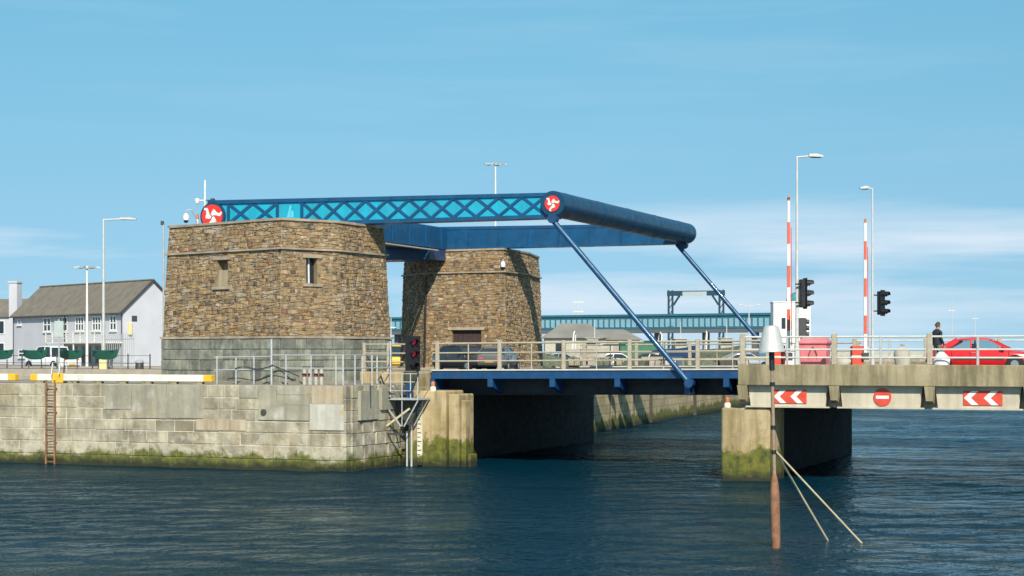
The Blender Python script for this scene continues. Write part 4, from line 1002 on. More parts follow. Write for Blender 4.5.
# ------------------------------------------------------------------ vehicles
def ring(x, zb, zt, hw, crown=.04):
    zm = zb+(zt-zb)*.45
    pts = [(-hw*.86, zb), (hw*.86, zb), (hw*.97, zb+(zt-zb)*.18), (hw, zm), (hw*.965, zb+(zt-zb)*.85), (hw*.88, zt), (hw*.4, zt+crown), (-hw*.4, zt+crown), (-hw*.88, zt), (-hw*.965, zb+(zt-zb)*.85), (-hw, zm), (-hw*.97, zb+(zt-zb)*.18)]
    return [(x, y, z_) for y, z_ in pts]
def car(label, loc, rz, paint, L=4.3, Wd=1.72, body=None, cab=None, wheels=(-1.3, 1.35), wr=.31, group=None, name='parked_car', extra=None, driver=False):
    t = thing(name, label, 'car', loc, rz, group); hw = Wd/2
    body = body or [(-2.15, .42, .80, .74), (-2.05, .28, .92, .84), (-1.3, .22, .96, 1.), (-.5, .20, .95, 1.), (.6, .20, .93, 1.), (1.3, .22, .86, .98), (1.95, .28, .74, .86), (2.12, .40, .62, .74)]
    mb = MB(); mb.loft([ring(x, zb, zt, hw*k) for x, zb, zt, k in body]); mb.build('body', paint, t, smooth=True)
    # cab: list of four lower/upper x: rear base, rear top, front top, front base, roof z, belt z
    xb0, xr0, xr1, xb1, zr, zbelt = cab or (-1.75, -.85, .35, 1.0, 1.34, .93)
    wb, wt = hw*.88, hw*.70
    lo = [(xb0,-wb,zbelt),(xb1,-wb,zbelt),(xb1,wb,zbelt),(xb0,wb,zbelt)]; hi = [(xr0,-wt,zr-.05),(xr1,-wt,zr-.05),(xr1,wt,zr-.05),(xr0,wt,zr-.05)]
    mb = MB(); mb.hexa(lo+hi); mb.build('windows', 'carglass', t)
    rf = MB(); rr = []
    for x, dzr, kk in ((xr0-.12, -.045, .94), (xr0+.1, .0, .98), ((xr0+xr1)/2, .03, 1.), (xr1-.1, .0, .98), (xr1+.1, -.05, .94)):
        rr.append([(x, -wt*1.06*kk, zr-.07+dzr), (x, wt*1.06*kk, zr-.07+dzr), (x, wt*1.03*kk, zr-.02+dzr), (x, wt*.6, zr+.02+dzr), (x, -wt*.6, zr+.02+dzr), (x, -wt*1.03*kk, zr-.02+dzr)])
    rf.loft(rr); rf.build('roof', paint, t, smooth=True)
    for s_ in (-1, 1):
        for a, b, wd in (((xb0, s_*wb, zbelt-.03), (xr0, s_*wt*1.03, zr-.05), .13 if not driver else .2), ((xb1, s_*wb, zbelt-.03), (xr1, s_*wt*1.03, zr-.05), .06), (((xb0+xb1)/2-.15, s_*wb*1.0, zbelt-.03), ((xr0+xr1)/2-.1, s_*wt*1.03, zr-.06), .06)):
            mb = MB(); mb.bar(a, b, .05, wd, (0, 1, 0)) if False else mb.bar(a, b, wd, .05, (0, 1, 0)); mb.build('pillar', paint, t)
        for wx in wheels:
            wh = MB(); wh.lathe([(wr*.62, -.1), (wr*.93, -.1), (wr, -.06), (wr, .06), (wr*.93, .1), (wr*.62, .1)], n=24)
            wh.v = [(x+wx, s_*(hw-.09)+z_, wr+y) for x, y, z_ in wh.v]; tyre = wh.build('wheel', 'rubber', t, smooth=True)
            rm = MB(); rm.cyl((wx, s_*(hw-.13), wr), (wx, s_*(hw+.015), wr), wr*.6, wr*.52, 16); rm.build('rim', 'chrome', tyre)
            ar = MB(); ar.cyl((wx, s_*(hw-.16), wr+.02), (wx, s_*(hw+.004), wr+.02), wr*1.17, wr*1.17, 24); ar.build('wheel_arch', 'black', t)
        xf = body[-1][0]; xr_ = body[0][0]
        mb = MB(); mb.cbox(xf-.16, xf+.012, s_*hw*.55-.13, s_*hw*.55+.13, body[-1][2]-.16, body[-1][2]-.03, .02); mb.build('headlight', 'chrome', t)
        mb = MB(); mb.cbox(xr_-.012, xr_+.1, s_*hw*.55-.13, s_*hw*.55+.13, body[0][2]-.16, body[0][2]-.04, .02); mb.build('tail_light', 'red', t)
        mb = MB(); mb.cbox(xb1-.35, xb1-.2, s_*(hw+.0)-.02, s_*(hw+.0)+.12*s_+.02 if s_ > 0 else s_*hw+.02, zbelt+.02, zbelt+.13, .01) if s_ > 0 else mb.cbox(xb1-.35, xb1-.2, -hw-.14, -hw+.02, zbelt+.02, zbelt+.13, .01); mb.build('mirror', paint, t)
        mb = MB(); mb.box((xb0+xb1)/2-.1, (xb0+xb1)/2+.06, s_*hw*.985-.012, s_*hw*.985+.012, zbelt-.14, zbelt-.11); mb.build('door_handle', 'chrome', t)
    mb = MB(); mb.box(body[0][0]-.05, body[0][0]+.08, -hw*.7, hw*.7, .36, .48); mb.build('bumper', 'dark', t)
    mb = MB(); mb.box(body[-1][0]-.08, body[-1][0]+.05, -hw*.7, hw*.7, .34, .46); mb.build('bumper', 'dark', t)
    mb = MB(); mb.box(body[0][0]-.06, body[0][0]-.045, -.25, .25, .5, .61); mb.build('number_plate', 'yellow', t)
    for s_ in (-1, 1):
        xm0 = (xb0+xb1)/2-.15
        for xx_ in (xm0, xb1-.05, xb0+.55):
            mb = MB(); mb.box(xx_-.008, xx_+.008, s_*hw*.992-.01, s_*hw*.992+.01, .3, zbelt-.06); mb.build('door_seam', 'black', t)
        mb = MB(); mb.box(wheels[0]+wr+.12, wheels[1]-wr-.12, s_*hw*1.0-.012, s_*hw*1.0+.012, .46, .52); mb.build('side_trim', 'dark', t)
        mb = MB(); mb.box(wheels[0]+wr+.1, wheels[1]-wr-.1, s_*hw*.93-.02, s_*hw*.93+.02, .14, .24); mb.build('sill_trim', 'black', t)
    if driver:
        mb = MB()
        for sy, sx in ((.36, -.25), (-.36, -.25)):
            mb.cbox(sx-.12, sx+.06, sy-.22, sy+.22, .5, 1.12, .04)
        mb.build('seat', 'black', t)
    return t
def glass_see():
    m = bpy.data.materials.new('car_glass'); m.use_nodes = True; t = m.node_tree; t.nodes.clear()
    o = N(t, 'ShaderNodeOutputMaterial'); mx = N(t, 'ShaderNodeMixShader'); tr = N(t, 'ShaderNodeBsdfTransparent'); gl = N(t, 'ShaderNodeBsdfGlossy')
    tr.inputs[0].default_value = (.80, .86, .86, 1); gl.inputs['Roughness'].default_value = .03; mx.inputs[0].default_value = .12
    t.links.new(tr.outputs[0], mx.inputs[1]); t.links.new(gl.outputs[0], mx.inputs[2]); t.links.new(mx.outputs[0], o.inputs[0]); return m
M['carglass'] = mat('tinted_glass', (.02, .026, .03), .05, 0, spec=.9)
M['carglass_dark'] = M['carglass']
M['carglass'] = glass_see()
g = onY(981, 350, 73.6)
car('red coupe driving over the concrete bridge', (g.x, 73.6, 4.42), 0, 'carred', name='red_car', wheels=(-1.42, 1.42), wr=.3, driver=True, Wd=1.7,
    body=[(-2.1, .42, .74, .78), (-2.0, .26, .86, .88), (-1.4, .2, .90, 1.), (-.5, .18, .88, 1.), (.6, .18, .87, 1.), (1.3, .2, .83, .98), (2.05, .26, .70, .86), (2.25, .38, .58, .72)], cab=(-1.6, -.85, .42, 1.25, 1.33, .88))
M['carglass'] = M['carglass_dark']
g = onD(465, 360, 96); car('charcoal car parked in front of the far tower shutter', (g.x, g.y, 4.15), math.radians(-30), 'cardark', Wd=1.8, group='cars parked by the towers', cab=(-1.85, -1.0, .4, 1.05, 1.42, .95))
g = onD(514, 362, 95); car('grey car parked beyond the deck right of the charcoal car', (g.x, g.y-1, 4.15) if False else (-36.2, 88.0, 4.15), math.radians(100), 'cargrey', group='cars parked by the towers')
# white pickup on the quay
g = onD(52, 360, 128)
van_body = [(-2.5, .5, 1.0, .9), (-2.45, .35, 1.08, .96), (-1.0, .32, 1.08, 1.), (.0, .32, 1.08, 1.), (1.2, .32, 1.05, 1.), (1.9, .34, 1.0, .97), (2.35, .4, .92, .9), (2.45, .5, .8, .82)]
car('white double cab pickup parked behind the green boat planters', (g.x, g.y, QZ), math.radians(160), 'carwhite', Wd=1.85, body=van_body, cab=(-1.1, -.85, .75, 1.35, 1.88, 1.08), wr=.37, wheels=(-1.55, 1.6), name='pickup_truck')

# ------------------------------------------------------------------ person
def person(loc, rz, label):
    t = thing('person', label, 'person', loc, rz)
    # local: faces +X; joints with radii, one skinned surface
    J = [((0,0,.98),.15),((0,0,1.12),.145),((-.01,0,1.30),.165),((-.02,0,1.44),.13),((-.01,0,1.53),.062),((.02,0,1.60),.085),((.035,0,1.68),.098),((.02,0,1.755),.075),
         ((.0,.10,.92),.105),((.02,.10,.52),.072),((-.04,.10,.10),.048),((.10,.115,.045),.042),
         ((.0,-.10,.92),.105),((.05,-.10,.52),.072),((.03,-.10,.10),.048),((.17,-.115,.045),.042),
         ((-.02,.19,1.42),.075),((-.06,.25,1.16),.052),((.05,.26,.93),.04),((.09,.25,.84),.036),
         ((-.02,-.19,1.42),.075),((-.05,-.26,1.16),.052),((.08,-.27,.93),.04),((.12,-.265,.84),.036)]
    E = [(0,1),(1,2),(2,3),(3,4),(4,5),(5,6),(6,7),(0,8),(8,9),(9,10),(10,11),(0,12),(12,13),(13,14),(14,15),(3,16),(16,17),(17,18),(18,19),(3,20),(20,21),(21,22),(22,23)]
    for hb, s_ in ((19, 1), (23, -1)):      # fingers and thumb
        b = Vector(J[hb][0])
        for k in range(4):
            i = len(J); o = Vector((.025*(k-1.5), .0, 0)); J.append((tuple(b+o+Vector((.012,0,-.05))), .012)); J.append((tuple(b+o+Vector((.02,0,-.105+.008*abs(k-1.5)))), .010)); E += [(hb, i), (i, i+1)]
        i = len(J); J.append((tuple(b+Vector((.055,0,-.02))), .012)); J.append((tuple(b+Vector((.07,0,-.06))), .011)); E += [(hb, i), (i, i+1)]
    me = bpy.data.meshes.new('body'); me.from_pydata([j[0] for j in J], E, []); o = bpy.data.objects.new('body', me); COL.objects.link(o)
    sk = o.modifiers.new('skin', 'SKIN'); sk.use_smooth_shade = True
    for i, j in enumerate(J): me.skin_vertices[0].data[i].radius = (j[1], j[1])
    me.skin_vertices[0].data[0].use_root = True
    o.modifiers.new('sub', 'SUBSURF').levels = 2
    dg = bpy.context.evaluated_depsgraph_get(); me2 = bpy.data.meshes.new_from_object(o.evaluated_get(dg)); bpy.data.objects.remove(o)
    me2.name = 'body'
    for m_ in ('navy', 'khaki', 'skin', 'black'): me2.materials.append(M[m_])
    for p in me2.polygons:
        c = p.center; p.use_smooth = True
        p.material_index = 3 if c.z < .09 else 2 if (c.z > 1.54 or (c.z < .90 and abs(c.y) > .2)) else 1 if c.z < .97 and abs(c.y) < .22 else 0
    b = bpy.data.objects.new('body', me2); COL.objects.link(b); b.parent = t
    mb = MB(); n = 14; rings = []
    for i in range(6):
        e = i/5*math.pi/2; rings.append([(.018+.118*math.cos(e)*math.cos(2*math.pi*j/n)-.02, .103*math.cos(e)*math.sin(2*math.pi*j/n), 1.70+.125*math.sin(e)+(.035 if math.cos(2*math.pi*j/n) > .5 else -.05)*math.cos(e)) for j in range(n)])
    mb.loft(rings); mb.build('hair', 'hair', t, smooth=True)
    for s_ in (-1, 1):
        mb = MB(); mb.lathe([(.0,-.03),(.014,-.02),(.018,.0),(.014,.02),(0,.03)], cx=.02, cy=s_*.105, cz=1.675, n=8); mb.build('ear', 'skin', t)
        mb = MB(); mb.lathe([(0,-.010),(.010,0),(0,.010)], cx=.125, cy=s_*.035, cz=1.69, n=8); mb.build('eye', 'black', t)
    mb = MB(); mb.hexa([(.12,-.018,1.635),(.16,-.012,1.64),(.16,.012,1.64),(.12,.018,1.635),(.12,-.01,1.69),(.13,-.006,1.69),(.13,.006,1.69),(.12,.01,1.69)]); mb.build('nose', 'skin', t)
    mb = MB(); mb.box(.118,.13,-.025,.025,1.603,1.612); mb.build('mouth', 'discred', t)
    # jacket hem
    mb = MB(); mb.lathe([(.185,.0),(.19,.02),(.172,.28)], cz=.93, n=16); mb.v = [(x*.86, y*1.02, z_) for x, y, z_ in mb.v]; mb.build('jacket_hem', 'navy', t, smooth=True)
    return t
g = onY(937.5, 360, 69.9)
pr = person((g.x, 69.9, 4.56), math.radians(52), 'person in a dark jacket standing on the footway behind the railing')
rs = random.Random(5); rings = []
for i in range(7):
    k = i/6; s_ = [.8, 1.05, 1.12, 1.05, .9, .6, .25][i]
    rings.append([(.30*s_*rs.uniform(.92,1.08)*math.cos(2*math.pi*j/12), .2*s_*rs.uniform(.92,1.08)*math.sin(2*math.pi*j/12), .68*k) for j in range(12)])
g2 = onY(941.5, 360, 69.55)
bg_ = thing('carrier_bag', 'large white bag standing in front of the person on the bridge', 'bag', (g2.x, 69.5, 4.56))
mb = MB(); mb.loft(rings); mb.build('bag_body', 'bag', bg_, smooth=True)
mb = MB(); mb.tube([(-.1,0,.62),(-.06,0,.76),(.06,0,.76),(.1,0,.62)], .018); mb.build('handle', 'bag', bg_)

# ------------------------------------------------------------------ quay railing in front of the near tower
RY = 68.35
qr = thing('quay_railing', 'thin galvanised pipe railing on the quay before the near tower', 'railing', (-38, RY, QZ))
def rp(name, fn, m='galv'):
    mb = MB(); fn(mb); localize(mb, qr.location); return mb.build(name, m, qr)
posts = [(217, 356), (236, 357), (254, 357), (271.5, 339), (286, 355), (311, 355), (336, 355), (355, 355), (372, 355)]
for px_, pt in posts:
    a = onY(px_, pt, RY); rp('post', lambda m: m.cyl((a.x, RY, QZ), (a.x, RY, a.z), .05 if pt < 350 else .035, .05 if pt < 350 else .035, 8))
xa = onY(214, 0, RY).x; xm_ = onY(271.5, 0, RY).x; xe = CX-.55
for zz in (5.0, 4.42): rp('rail', lambda m: m.cyl((xa, RY, zz-.04), (xm_, RY, zz), .028, .028, 8)); rp('rail', lambda m: m.cyl((xm_, RY, zz+.06), (xe, RY, zz+.06), .028, .028, 8))
for zz in (5.06, 4.48): rp('rail', lambda m: m.cyl((xe, RY, zz), (xe, 73.2, zz), .028, .028, 8))
for yy in (70.2, 71.7, 73.1): rp('post', lambda m: m.cyl((xe, yy, QZ), (xe, yy, 5.06 if yy < 73 else 5.7), .04, .04, 8))
a = onY(386, 338, 73.0); rp('post', lambda m: m.cyl((xe, RY, QZ), (xe, RY, 5.1), .045, .045, 8))
# hanging hose on the rail
hs = MB(); pts = []
for i in range(25):
    x = onY(236, 0, RY).x+(onY(300, 0, RY).x-onY(236, 0, RY).x)*i/24
    zz = 4.50+.06*math.sin(i*.55)-.006*(i-12)**2*.05 if i < 14 else 4.62-(i-14)*.05
    pts.append((x, RY-.07, zz))
hs.tube(pts, .024, 6); loc = pts[0]
ho = thing('hose', 'black hose slung along the quay railing, upper one', 'hose', loc); localize(hs, loc).build('hose_line', 'hose', ho)
hs = MB(); pts = []
for i in range(21):
    x = onY(224, 0, RY).x+(onY(293, 0, RY).x-onY(224, 0, RY).x)*i/20
    pts.append((x, RY+.28, 3.98+.05*math.sin(i*.6)+(.12 if i > 10 else 0)*math.sin((i-10)*.31)))
hs.tube(pts, .024, 6); loc = pts[0]
ho = thing('hose', 'black hose lying low at the foot of the tower plinth', 'hose', loc); localize(hs, loc).build('hose_line', 'hose', ho)
# four stub bollards bolted in a row
for i, px_ in enumerate((304.5, 310, 316, 321.5)):
    a = onY(px_, 380, 68.75)
    t = thing('stub_post', ['leftmost of four pale stub posts with dark red bands on the quay', 'second from left of four pale stub posts with dark red bands', 'third from left of four pale stub posts with dark red bands', 'rightmost of four pale stub posts with dark red bands on the quay'][i], 'post', (a.x, 68.75, QZ+.0), 0, 'stub posts by the tower')
    mb = MB(); mb.cyl((0,0,0),(0,0,.72),.085,.085,12); mb.build('shaft', 'pinkish' if 'pinkish' in M else 'sack', t)
    mb = MB(); mb.cyl((0,0,.36),(0,0,.50),.1,.1,12); mb.build('band', 'darkred' if 'darkred' in M else 'pinkdark', t)
    mb = MB(); mb.cyl((0,0,.72),(0,0,.82),.12,.10,12); mb.build('cap', 'dark', t)

# hanging access platform at the corner
pl = thing('access_platform', 'galvanised triangular access platform bracketed to the wall corner', 'platform', (-34.7, 71.7, 3.1))
a = onY(384, 398, 71.5); b = onY(421, 398, 71.5)
X0, X1 = a.x+34.7, b.x+34.7
def pp(name, fn, m='galv'):
    mb = MB(); fn(mb); return mb.build(name, m, pl)
pp('deck_plate', lambda m: m.box(X0, X1, -.5, .8, -.06, .02))
xmid = (X0+X1)/2+.1
for yy in (-.45, .6):
    pp('truss_bar', lambda m: m.bar((X0+.03, yy, -.08), (xmid-.05, yy, -1.25), .055, .055, (0,1,0)))
    pp('truss_bar', lambda m: m.bar((X1-.03, yy, -.08), (xmid+.1, yy, -1.25), .055, .055, (0,1,0)))
    pp('truss_bar', lambda m: m.bar((xmid, yy, -.08), (xmid, yy, -1.25), .04, .04, (0,1,0)))
pp('gusset_plate', lambda m: m.prismY([(X0+.1, -.07), (X1-.1, -.07), (xmid+.06, -1.2), (xmid-.06, -1.2)], .2, .22), 'dark')
pp('brace', lambda m: m.bar((X0-.2, -.4, -1.55), (xmid+.35, -.4, -.45), .09, .09, (0,1,0)), 'stay')
pp('foot_bar', lambda m: m.bar((X0-.2, -.45, -1.6), (xmid+.1, -.45, -1.6), .09, .09, (0,1,0)), 'dark')
for x in (X0+.04, X0+.45, xmid, X1-.4, X1-.04):
    for yy in (-.46,):
        pp('guard_post', lambda m: m.cyl((x, yy, 0), (x, yy, 1.12), .025, .025, 6))
for zz in (.35, .75, 1.12): pp('guard_rail', lambda m: m.cyl((X0, -.46, zz), (X1, -.46, zz), .022, .022, 6))
for sx in (X0+.04, X1-.04):
    for zz in (.5, 1.12): pp('guard_rail', lambda m: m.cyl((sx, -.46, zz), (sx, .7, zz), .022, .022, 6))
def chain(m, x0, z0, x1, z1, sag):
    pts = [(x0+(x1-x0)*i/12, -.52, z0+(z1-z0)*i/12-sag*math.sin(math.pi*i/12)) for i in range(13)]
    for k, (p_, q_) in enumerate(zip(pts[:-1], pts[1:])):
        m.bar(p_, q_, .07 if k % 2 else .03, .03 if k % 2 else .07)
pp('chain', lambda m: chain(m, X0, 1.0, X0+.7, .2, .25), 'hose')
pp('chain', lambda m: chain(m, X0-.05, .8, X0+.5, .05, .3), 'hose')
pp('chain', lambda m: chain(m, X1, 1.15, X1-.45, .25, .2), 'hose')

# ------------------------------------------------------------------ tower-top gadgets
def cctv(px, py, D, label, arm=True):
    g = onD(px, py, D); t = thing('security_camera', label, 'camera', g, TH)
    mb = MB(); mb.lathe([(.0,-.20),(.09,-.17),(.125,-.06)], n=12); mb.build('dome', 'black', t, smooth=True)
    mb = MB(); mb.lathe([(.13,-.06),(.15,.12),(.10,.24),(.04,.28)], n=12); mb.build('housing', 'white', t, smooth=True)
    mb = MB(); mb.tube([(0,0,.27),(.0,.0,.42),(.25,.1,.45),(.42,.3,.1),(.5,.45,-.45)] if arm else [(0,0,.27),(0,.1,.4),(-.1,.45,.3)], .03); mb.build('arm', 'galv', t)
cctv(186, 219, 85.5, 'white domed security camera on an arm at the left of the near tower top')
cctv(503, 266, 102.1, 'white domed security camera on the face of the far tower', False)
a = onD(197.5, 222, 88.5); t = thing('warning_lamp', 'small warning lamp on white stalk left of the big red emblem', 'lamp', (a.x, a.y, 10.95), TH)
mb = MB(); mb.cyl((0,0,0),(0,0,1.0),.05,.05,8); mb.build('stalk', 'white', t)
mb = MB(); mb.cyl((0,0,1.0),(0,0,1.22),.085,.06,10); mb.build('lamp', 'crate_o', t)
a = onD(163.5, 256, 90); t = thing('sensor_pole', 'thin pole with small sensor at the left edge of the near tower', 'pole', (a.x, a.y, QZ), TH)
mb = MB(); mb.cyl((0,0,0),(0,0,onD(163,224,90).z-QZ),.05,.05,8); mb.build('pole', 'galv', t)
mb = MB(); mb.cbox(-.14,.02,-.06,.06,onD(163,225,90).z-QZ,onD(163,221,90).z-QZ,.01); mb.build('sensor', 'dark', t)

# ------------------------------------------------------------------ left quay: fence with planters, sign, palisade
FYY = 80.5
fence = thing('quay_fence', 'low dark post and wire fence along the left quay carrying green planters', 'fence', (-62, FYY, QZ))
def fx(px): return onY(px, 0, FYY).x
fpx = [-48, -13, 22, 57, 92.5, 128, 150]
for px_ in fpx:
    x = fx(px_)
    mb = MB(); mb.cyl((x+62, 0, 0), (x+62, 0, 1.35), .035, .035, 8); mb.build('post', 'dark', fence)
for zz in (1.25, .85, .45):
    mb = MB(); mb.cyl((fx(-48)+62, 0, zz), (fx(150)+62, 0, zz), .014, .014, 6); mb.build('wire', 'dark', fence)
for i, (a, b) in enumerate([(-9, 17), (26, 51), (61, 87), (95, 122)]):
    xa, xb = fx(a), fx(b); L = (xb-xa)/2
    t = thing('boat_planter', ['leftmost green boat shaped planter, cut by the picture edge', 'green boat shaped planter in front of the pickup nose', 'green boat shaped planter right of the grey sign', 'rightmost green boat shaped planter by the tall lamp'][i], 'planter', ((xa+xb)/2, FYY-.3, QZ+.98), 0, 'green boat planters on the quay fence')
    rings = []
    for k in range(9):
        u = -1+k/4; wd = .26*(1-abs(u)**2.6)+.015; rise = .10*u*u; bot = .05+.16*abs(u)**2
        rings.append([(L*u*(.86 if True else 1), -wd*.45, bot), (L*u*.86, wd*.45, bot), (L*u, wd, .52+rise), (L*u, wd*.85, .52+rise), (L*u*.9, wd*.4, .42+rise), (L*u*.9, -wd*.4, .42+rise), (L*u, -wd*.85, .52+rise), (L*u, -wd, .52+rise)])
    mb = MB(); mb.loft(rings); mb.build('hull', 'green', t, smooth=True)
    mb = MB(); mb.cyl((-L*.5,.0,.06),(-L*.5,.0,-.98),.03,.03,6); mb.build('leg', 'dark', t)
    mb = MB(); mb.cyl((L*.5,.0,.06),(L*.5,.0,-.98),.03,.03,6); mb.build('leg', 'dark', t)
    mb = MB(); mb.bar((-L,-.27,.60),(L,-.27,.60),.04,.05) if False else mb.bar((-L*.75,-.235,.545),(L*.75,-.235,.545),.03,.05); mb.build('gunwale', 'green', t)
a = onD(59, 372, 94); t = thing('notice_sign', 'grey rectangular notice on a post above the boat planters', 'sign', (a.x, a.y, QZ), TH)
mb = MB(); mb.cyl((0,0,0),(0,0,3.2),.045,.045,8); mb.build('post', 'galv', t)
s0 = onD(59, 337, 94).z-QZ; s1_ = onD(59, 321, 94).z-QZ
mb = MB(); mb.cbox(-.24,.26,-.07,-.04,s0,s1_,.005); mb.build('board', 'signgrey', t)
# palisade
a = onD(102, 371, 150); b = onD(134, 371, 140); d = (b-a); Lp = math.hypot(d.x, d.y)
pf = thing('palisade_fence', 'tall grey steel palisade fence beside the white house', 'fence', (a.x, a.y, QZ), math.atan2(d.y, d.x))
for i in range(17):
    x = Lp*i/16
    mb = MB(); mb.bar((x,0,0),(x,0,2.9),.07,.03); mb.build('pale', 'galv', pf)
for zz in (.5, 2.5):
    mb = MB(); mb.bar((0,.04,zz),(Lp,.04,zz),.05,.06); mb.build('rail', 'galv', pf)
for i, px_ in enumerate((148, 157)):
    pass
a = onD(139.5, 375, 100); t = thing('litter_bin', 'small grey litter bin on the quay left of the near tower', 'bin', (a.x, a.y, QZ), TH)
mb = MB(); mb.lathe([(.2,0),(.24,.05),(.24,.8),(.22,.84)], n=16); mb.build('tub', 'dark', t, smooth=True)
mb = MB(); mb.lathe([(.27,.84),(.27,.9),(.15,1.0),(0,1.02)], n=16); mb.build('lid', 'galv', t, smooth=True)
mb = MB(); mb.cyl((0,0,.2),(0,0,.26),.25,.25,16); mb.build('band', 'galv', t)

# ------------------------------------------------------------------ white house
def hpt(D, px): R = (px-512)/F*D; return Vector((-S*D+C*R, C*D+S*R, 0))
h0 = hpt(180, 123); h1 = hpt(200, 13.5)
wl = (h0-h1); HL = wl.length; rz = math.atan2(wl.y, wl.x)
hs_ = thing('white_house', 'long pale rendered house with brown slate roof and row of sash windows', 'house', (h1.x, h1.y, QZ), rz)
HW = 6.8; EV = 5.7; RG = 8.85
def hp(name, m, fn, parent=None):
    mb = MB(); fn(mb); return mb.build(name, m, parent or hs_)
hp('wall', 'house', lambda m: (m.add([(0,0,0),(HL,0,0),(HL,HW,0),(0,HW,0),(0,0,EV),(HL,0,EV),(HL,HW,EV),(0,HW,EV),(HL,HW/2,RG-.05),(0,HW/2,RG-.05)], [(0,1,5,4),(1,2,6,8,5),(2,3,7,6),(3,0,4,9,7)])))
rfo = hp('roof', 'roof', lambda m: [m.hexa([(-.25,a0,z0),(HL+.2,a0,z0),(HL+.2,a1,z1),(-.25,a1,z1),(-.25,a0,z0+.14),(HL+.2,a0,z0+.14),(HL+.2,a1,z1+.14),(-.25,a1,z1+.14)]) if a0 < a1 else m.hexa([(-.25,a1,z1),(HL+.2,a1,z1),(HL+.2,a0,z0),(-.25,a0,z0),(-.25,a1,z1+.14),(HL+.2,a1,z1+.14),(HL+.2,a0,z0+.14),(-.25,a0,z0+.14)]) for a0, z0, a1, z1 in ((-.35, EV-.32, HW/2, RG), (HW+.35, EV-.32, HW/2, RG))])
hp('ridge', 'roof', lambda m: m.bar((-.25,HW/2,RG+.15),(HL+.2,HW/2,RG+.15),.3,.12), rfo)
hp('gutter', 'dark', lambda m: m.cyl((-.25,-.42,EV-.3),(HL+.2,-.42,EV-.3),.07,.07,8), rfo)
for xd in (.15, HL*.5, HL-.15): hp('downpipe', 'dark', lambda m: m.cyl((xd,-.1,0),(xd,-.1,EV-.3),.05,.05,6))
hp('bargeboard', 'dark', lambda m: [m.bar((HL+.22, -.35, EV-.25), (HL+.22, HW/2, RG+.07), .05, .22), m.bar((HL+.22, HW+.35, EV-.25), (HL+.22, HW/2, RG+.07), .05, .22)], rfo)

def hx(px):       # pixel column to distance along the house front
    lo, hi = -20., HL+5
    for _ in range(40):
        m_ = (lo+hi)/2; p_ = h1+wl.normalized()*m_; q_ = 512+F*(C*p_.x+S*p_.y)/(-S*p_.x+C*p_.y)
        if q_ < px: lo = m_
        else: hi = m_
    return lo
def hwin(x0, x1, z0, z1, bars=2):
    wn = hp('window', 'glass', lambda m: m.box(x0, x1, -.03, .02, z0, z1))
    for xa_ in [x0+(x1-x0)*i/bars for i in range(bars+1)]: hp('frame', 'frame', lambda m: m.box(xa_-.08, xa_+.08, -.07, -.031, z0-.06, z1+.06), wn)
    for zz in (z0, (z0+z1)/2, z1): hp('frame', 'frame', lambda m: m.box(x0-.08, x1+.08, -.066, -.032, zz-.06, zz+.06), wn)
    hp('sill', 'frame', lambda m: m.box(x0-.15, x1+.15, -.16, -.02, z0-.2, z0-.07), wn)
for a_, b_ in ((44, 51), (60, 67.5), (76, 84), (93, 101), (110.5, 116.5)):
    hwin(hx(a_), hx(b_), 3.75, 5.2, 3 if b_-a_ > 7 else 2)
hwin(hx(18), hx(21.5), 4.6, 5.1, 1)
hwin(hx(19), hx(26), .9, 1.7, 1)
xa, xb = hx(66), hx(126)
hp('balcony', 'dirtywhite', lambda m: m.box(xa, HL-.1, -2.4, -.03, 2.35, 2.5))
for i in range(9):
    xx = xa+(HL-.1-xa)*i/8; hp('balcony_post', 'dirtywhite', lambda m: m.bar((xx,-2.35,2.5),(xx,-2.35,3.6),.08,.08))
    if i % 2 == 0: hp('veranda_post', 'dirtywhite', lambda m: m.bar((xx,-2.3,0),(xx,-2.3,2.35),.12,.12))
for zz in (3.6, 3.25, 2.9): hp('balcony_rail', 'dirtywhite', lambda m: m.bar((xa,-2.35,zz),(HL-.1,-2.35,zz),.06,.06))
for i in range(3):
    x0 = xa+.5+i*3.2; hp('ground_window', 'glass', lambda m: m.box(x0, x0+2.2, -.03, .02, .3, 2.1))
hp('gable_vent', 'dark', lambda m: m.box(HL-.02, HL+.03, 1.0, 1.6, 4.6, 5.2))
hp('gable_lamp', 'gold', lambda m: m.cbox(HL+.02, HL+.25, .55, .95, 3.2, 4.5, .05))
cq = hpt(204, 15.5)
# adjoining cottage to the left
o = thing('cottage', 'pale cottage wall with dark roof at the left edge of the picture', 'house', hpt(214, -20)+Vector((0,0,QZ)), rz+math.radians(30))
mb = MB(); mb.box(-14, 5.2, 0, 8, 0, 5.8); mb.build('wall', 'house', o)
mb = MB(); mb.hexa([(-14.2,-.3,5.7),(5.4,-.3,5.7),(5.4,4,7.9),(-14.2,4,7.9),(-14.2,-.3,5.85),(5.4,-.3,5.85),(5.4,4,8.05),(-14.2,4,8.05)]); mb.build('roof', 'roof', o)
mb = MB(); mb.box(-.55, .55, -.5, .5, 0, 9.5); mb.box(-.65, .65, -.6, .6, 9.5, 9.7); ch_ = mb.build('chimney', 'house', o)
ch_.location = o.matrix_basis.inverted() @ (cq+Vector((0, 0, QZ)))
for x0 in (-1.5, 2.6):
    for z0 in (1.0, 3.7):
        mb = MB(); mb.box(x0, x0+.9, -.04, .02, z0, z0+1.5); wv = mb.build('window', 'glass', o)
        mb = MB(); mb.box(x0-.1, x0+1.0, -.08, -.042, z0-.1, z0); mb.box(x0-.1, x0+1.0, -.08, -.042, z0+1.5, z0+1.6); mb.box(x0-.1, x0, -.08, -.042, z0, z0+1.5); mb.box(x0+.9, x0+1., -.08, -.042, z0, z0+1.5); mb.build('frame', 'frame', wv)

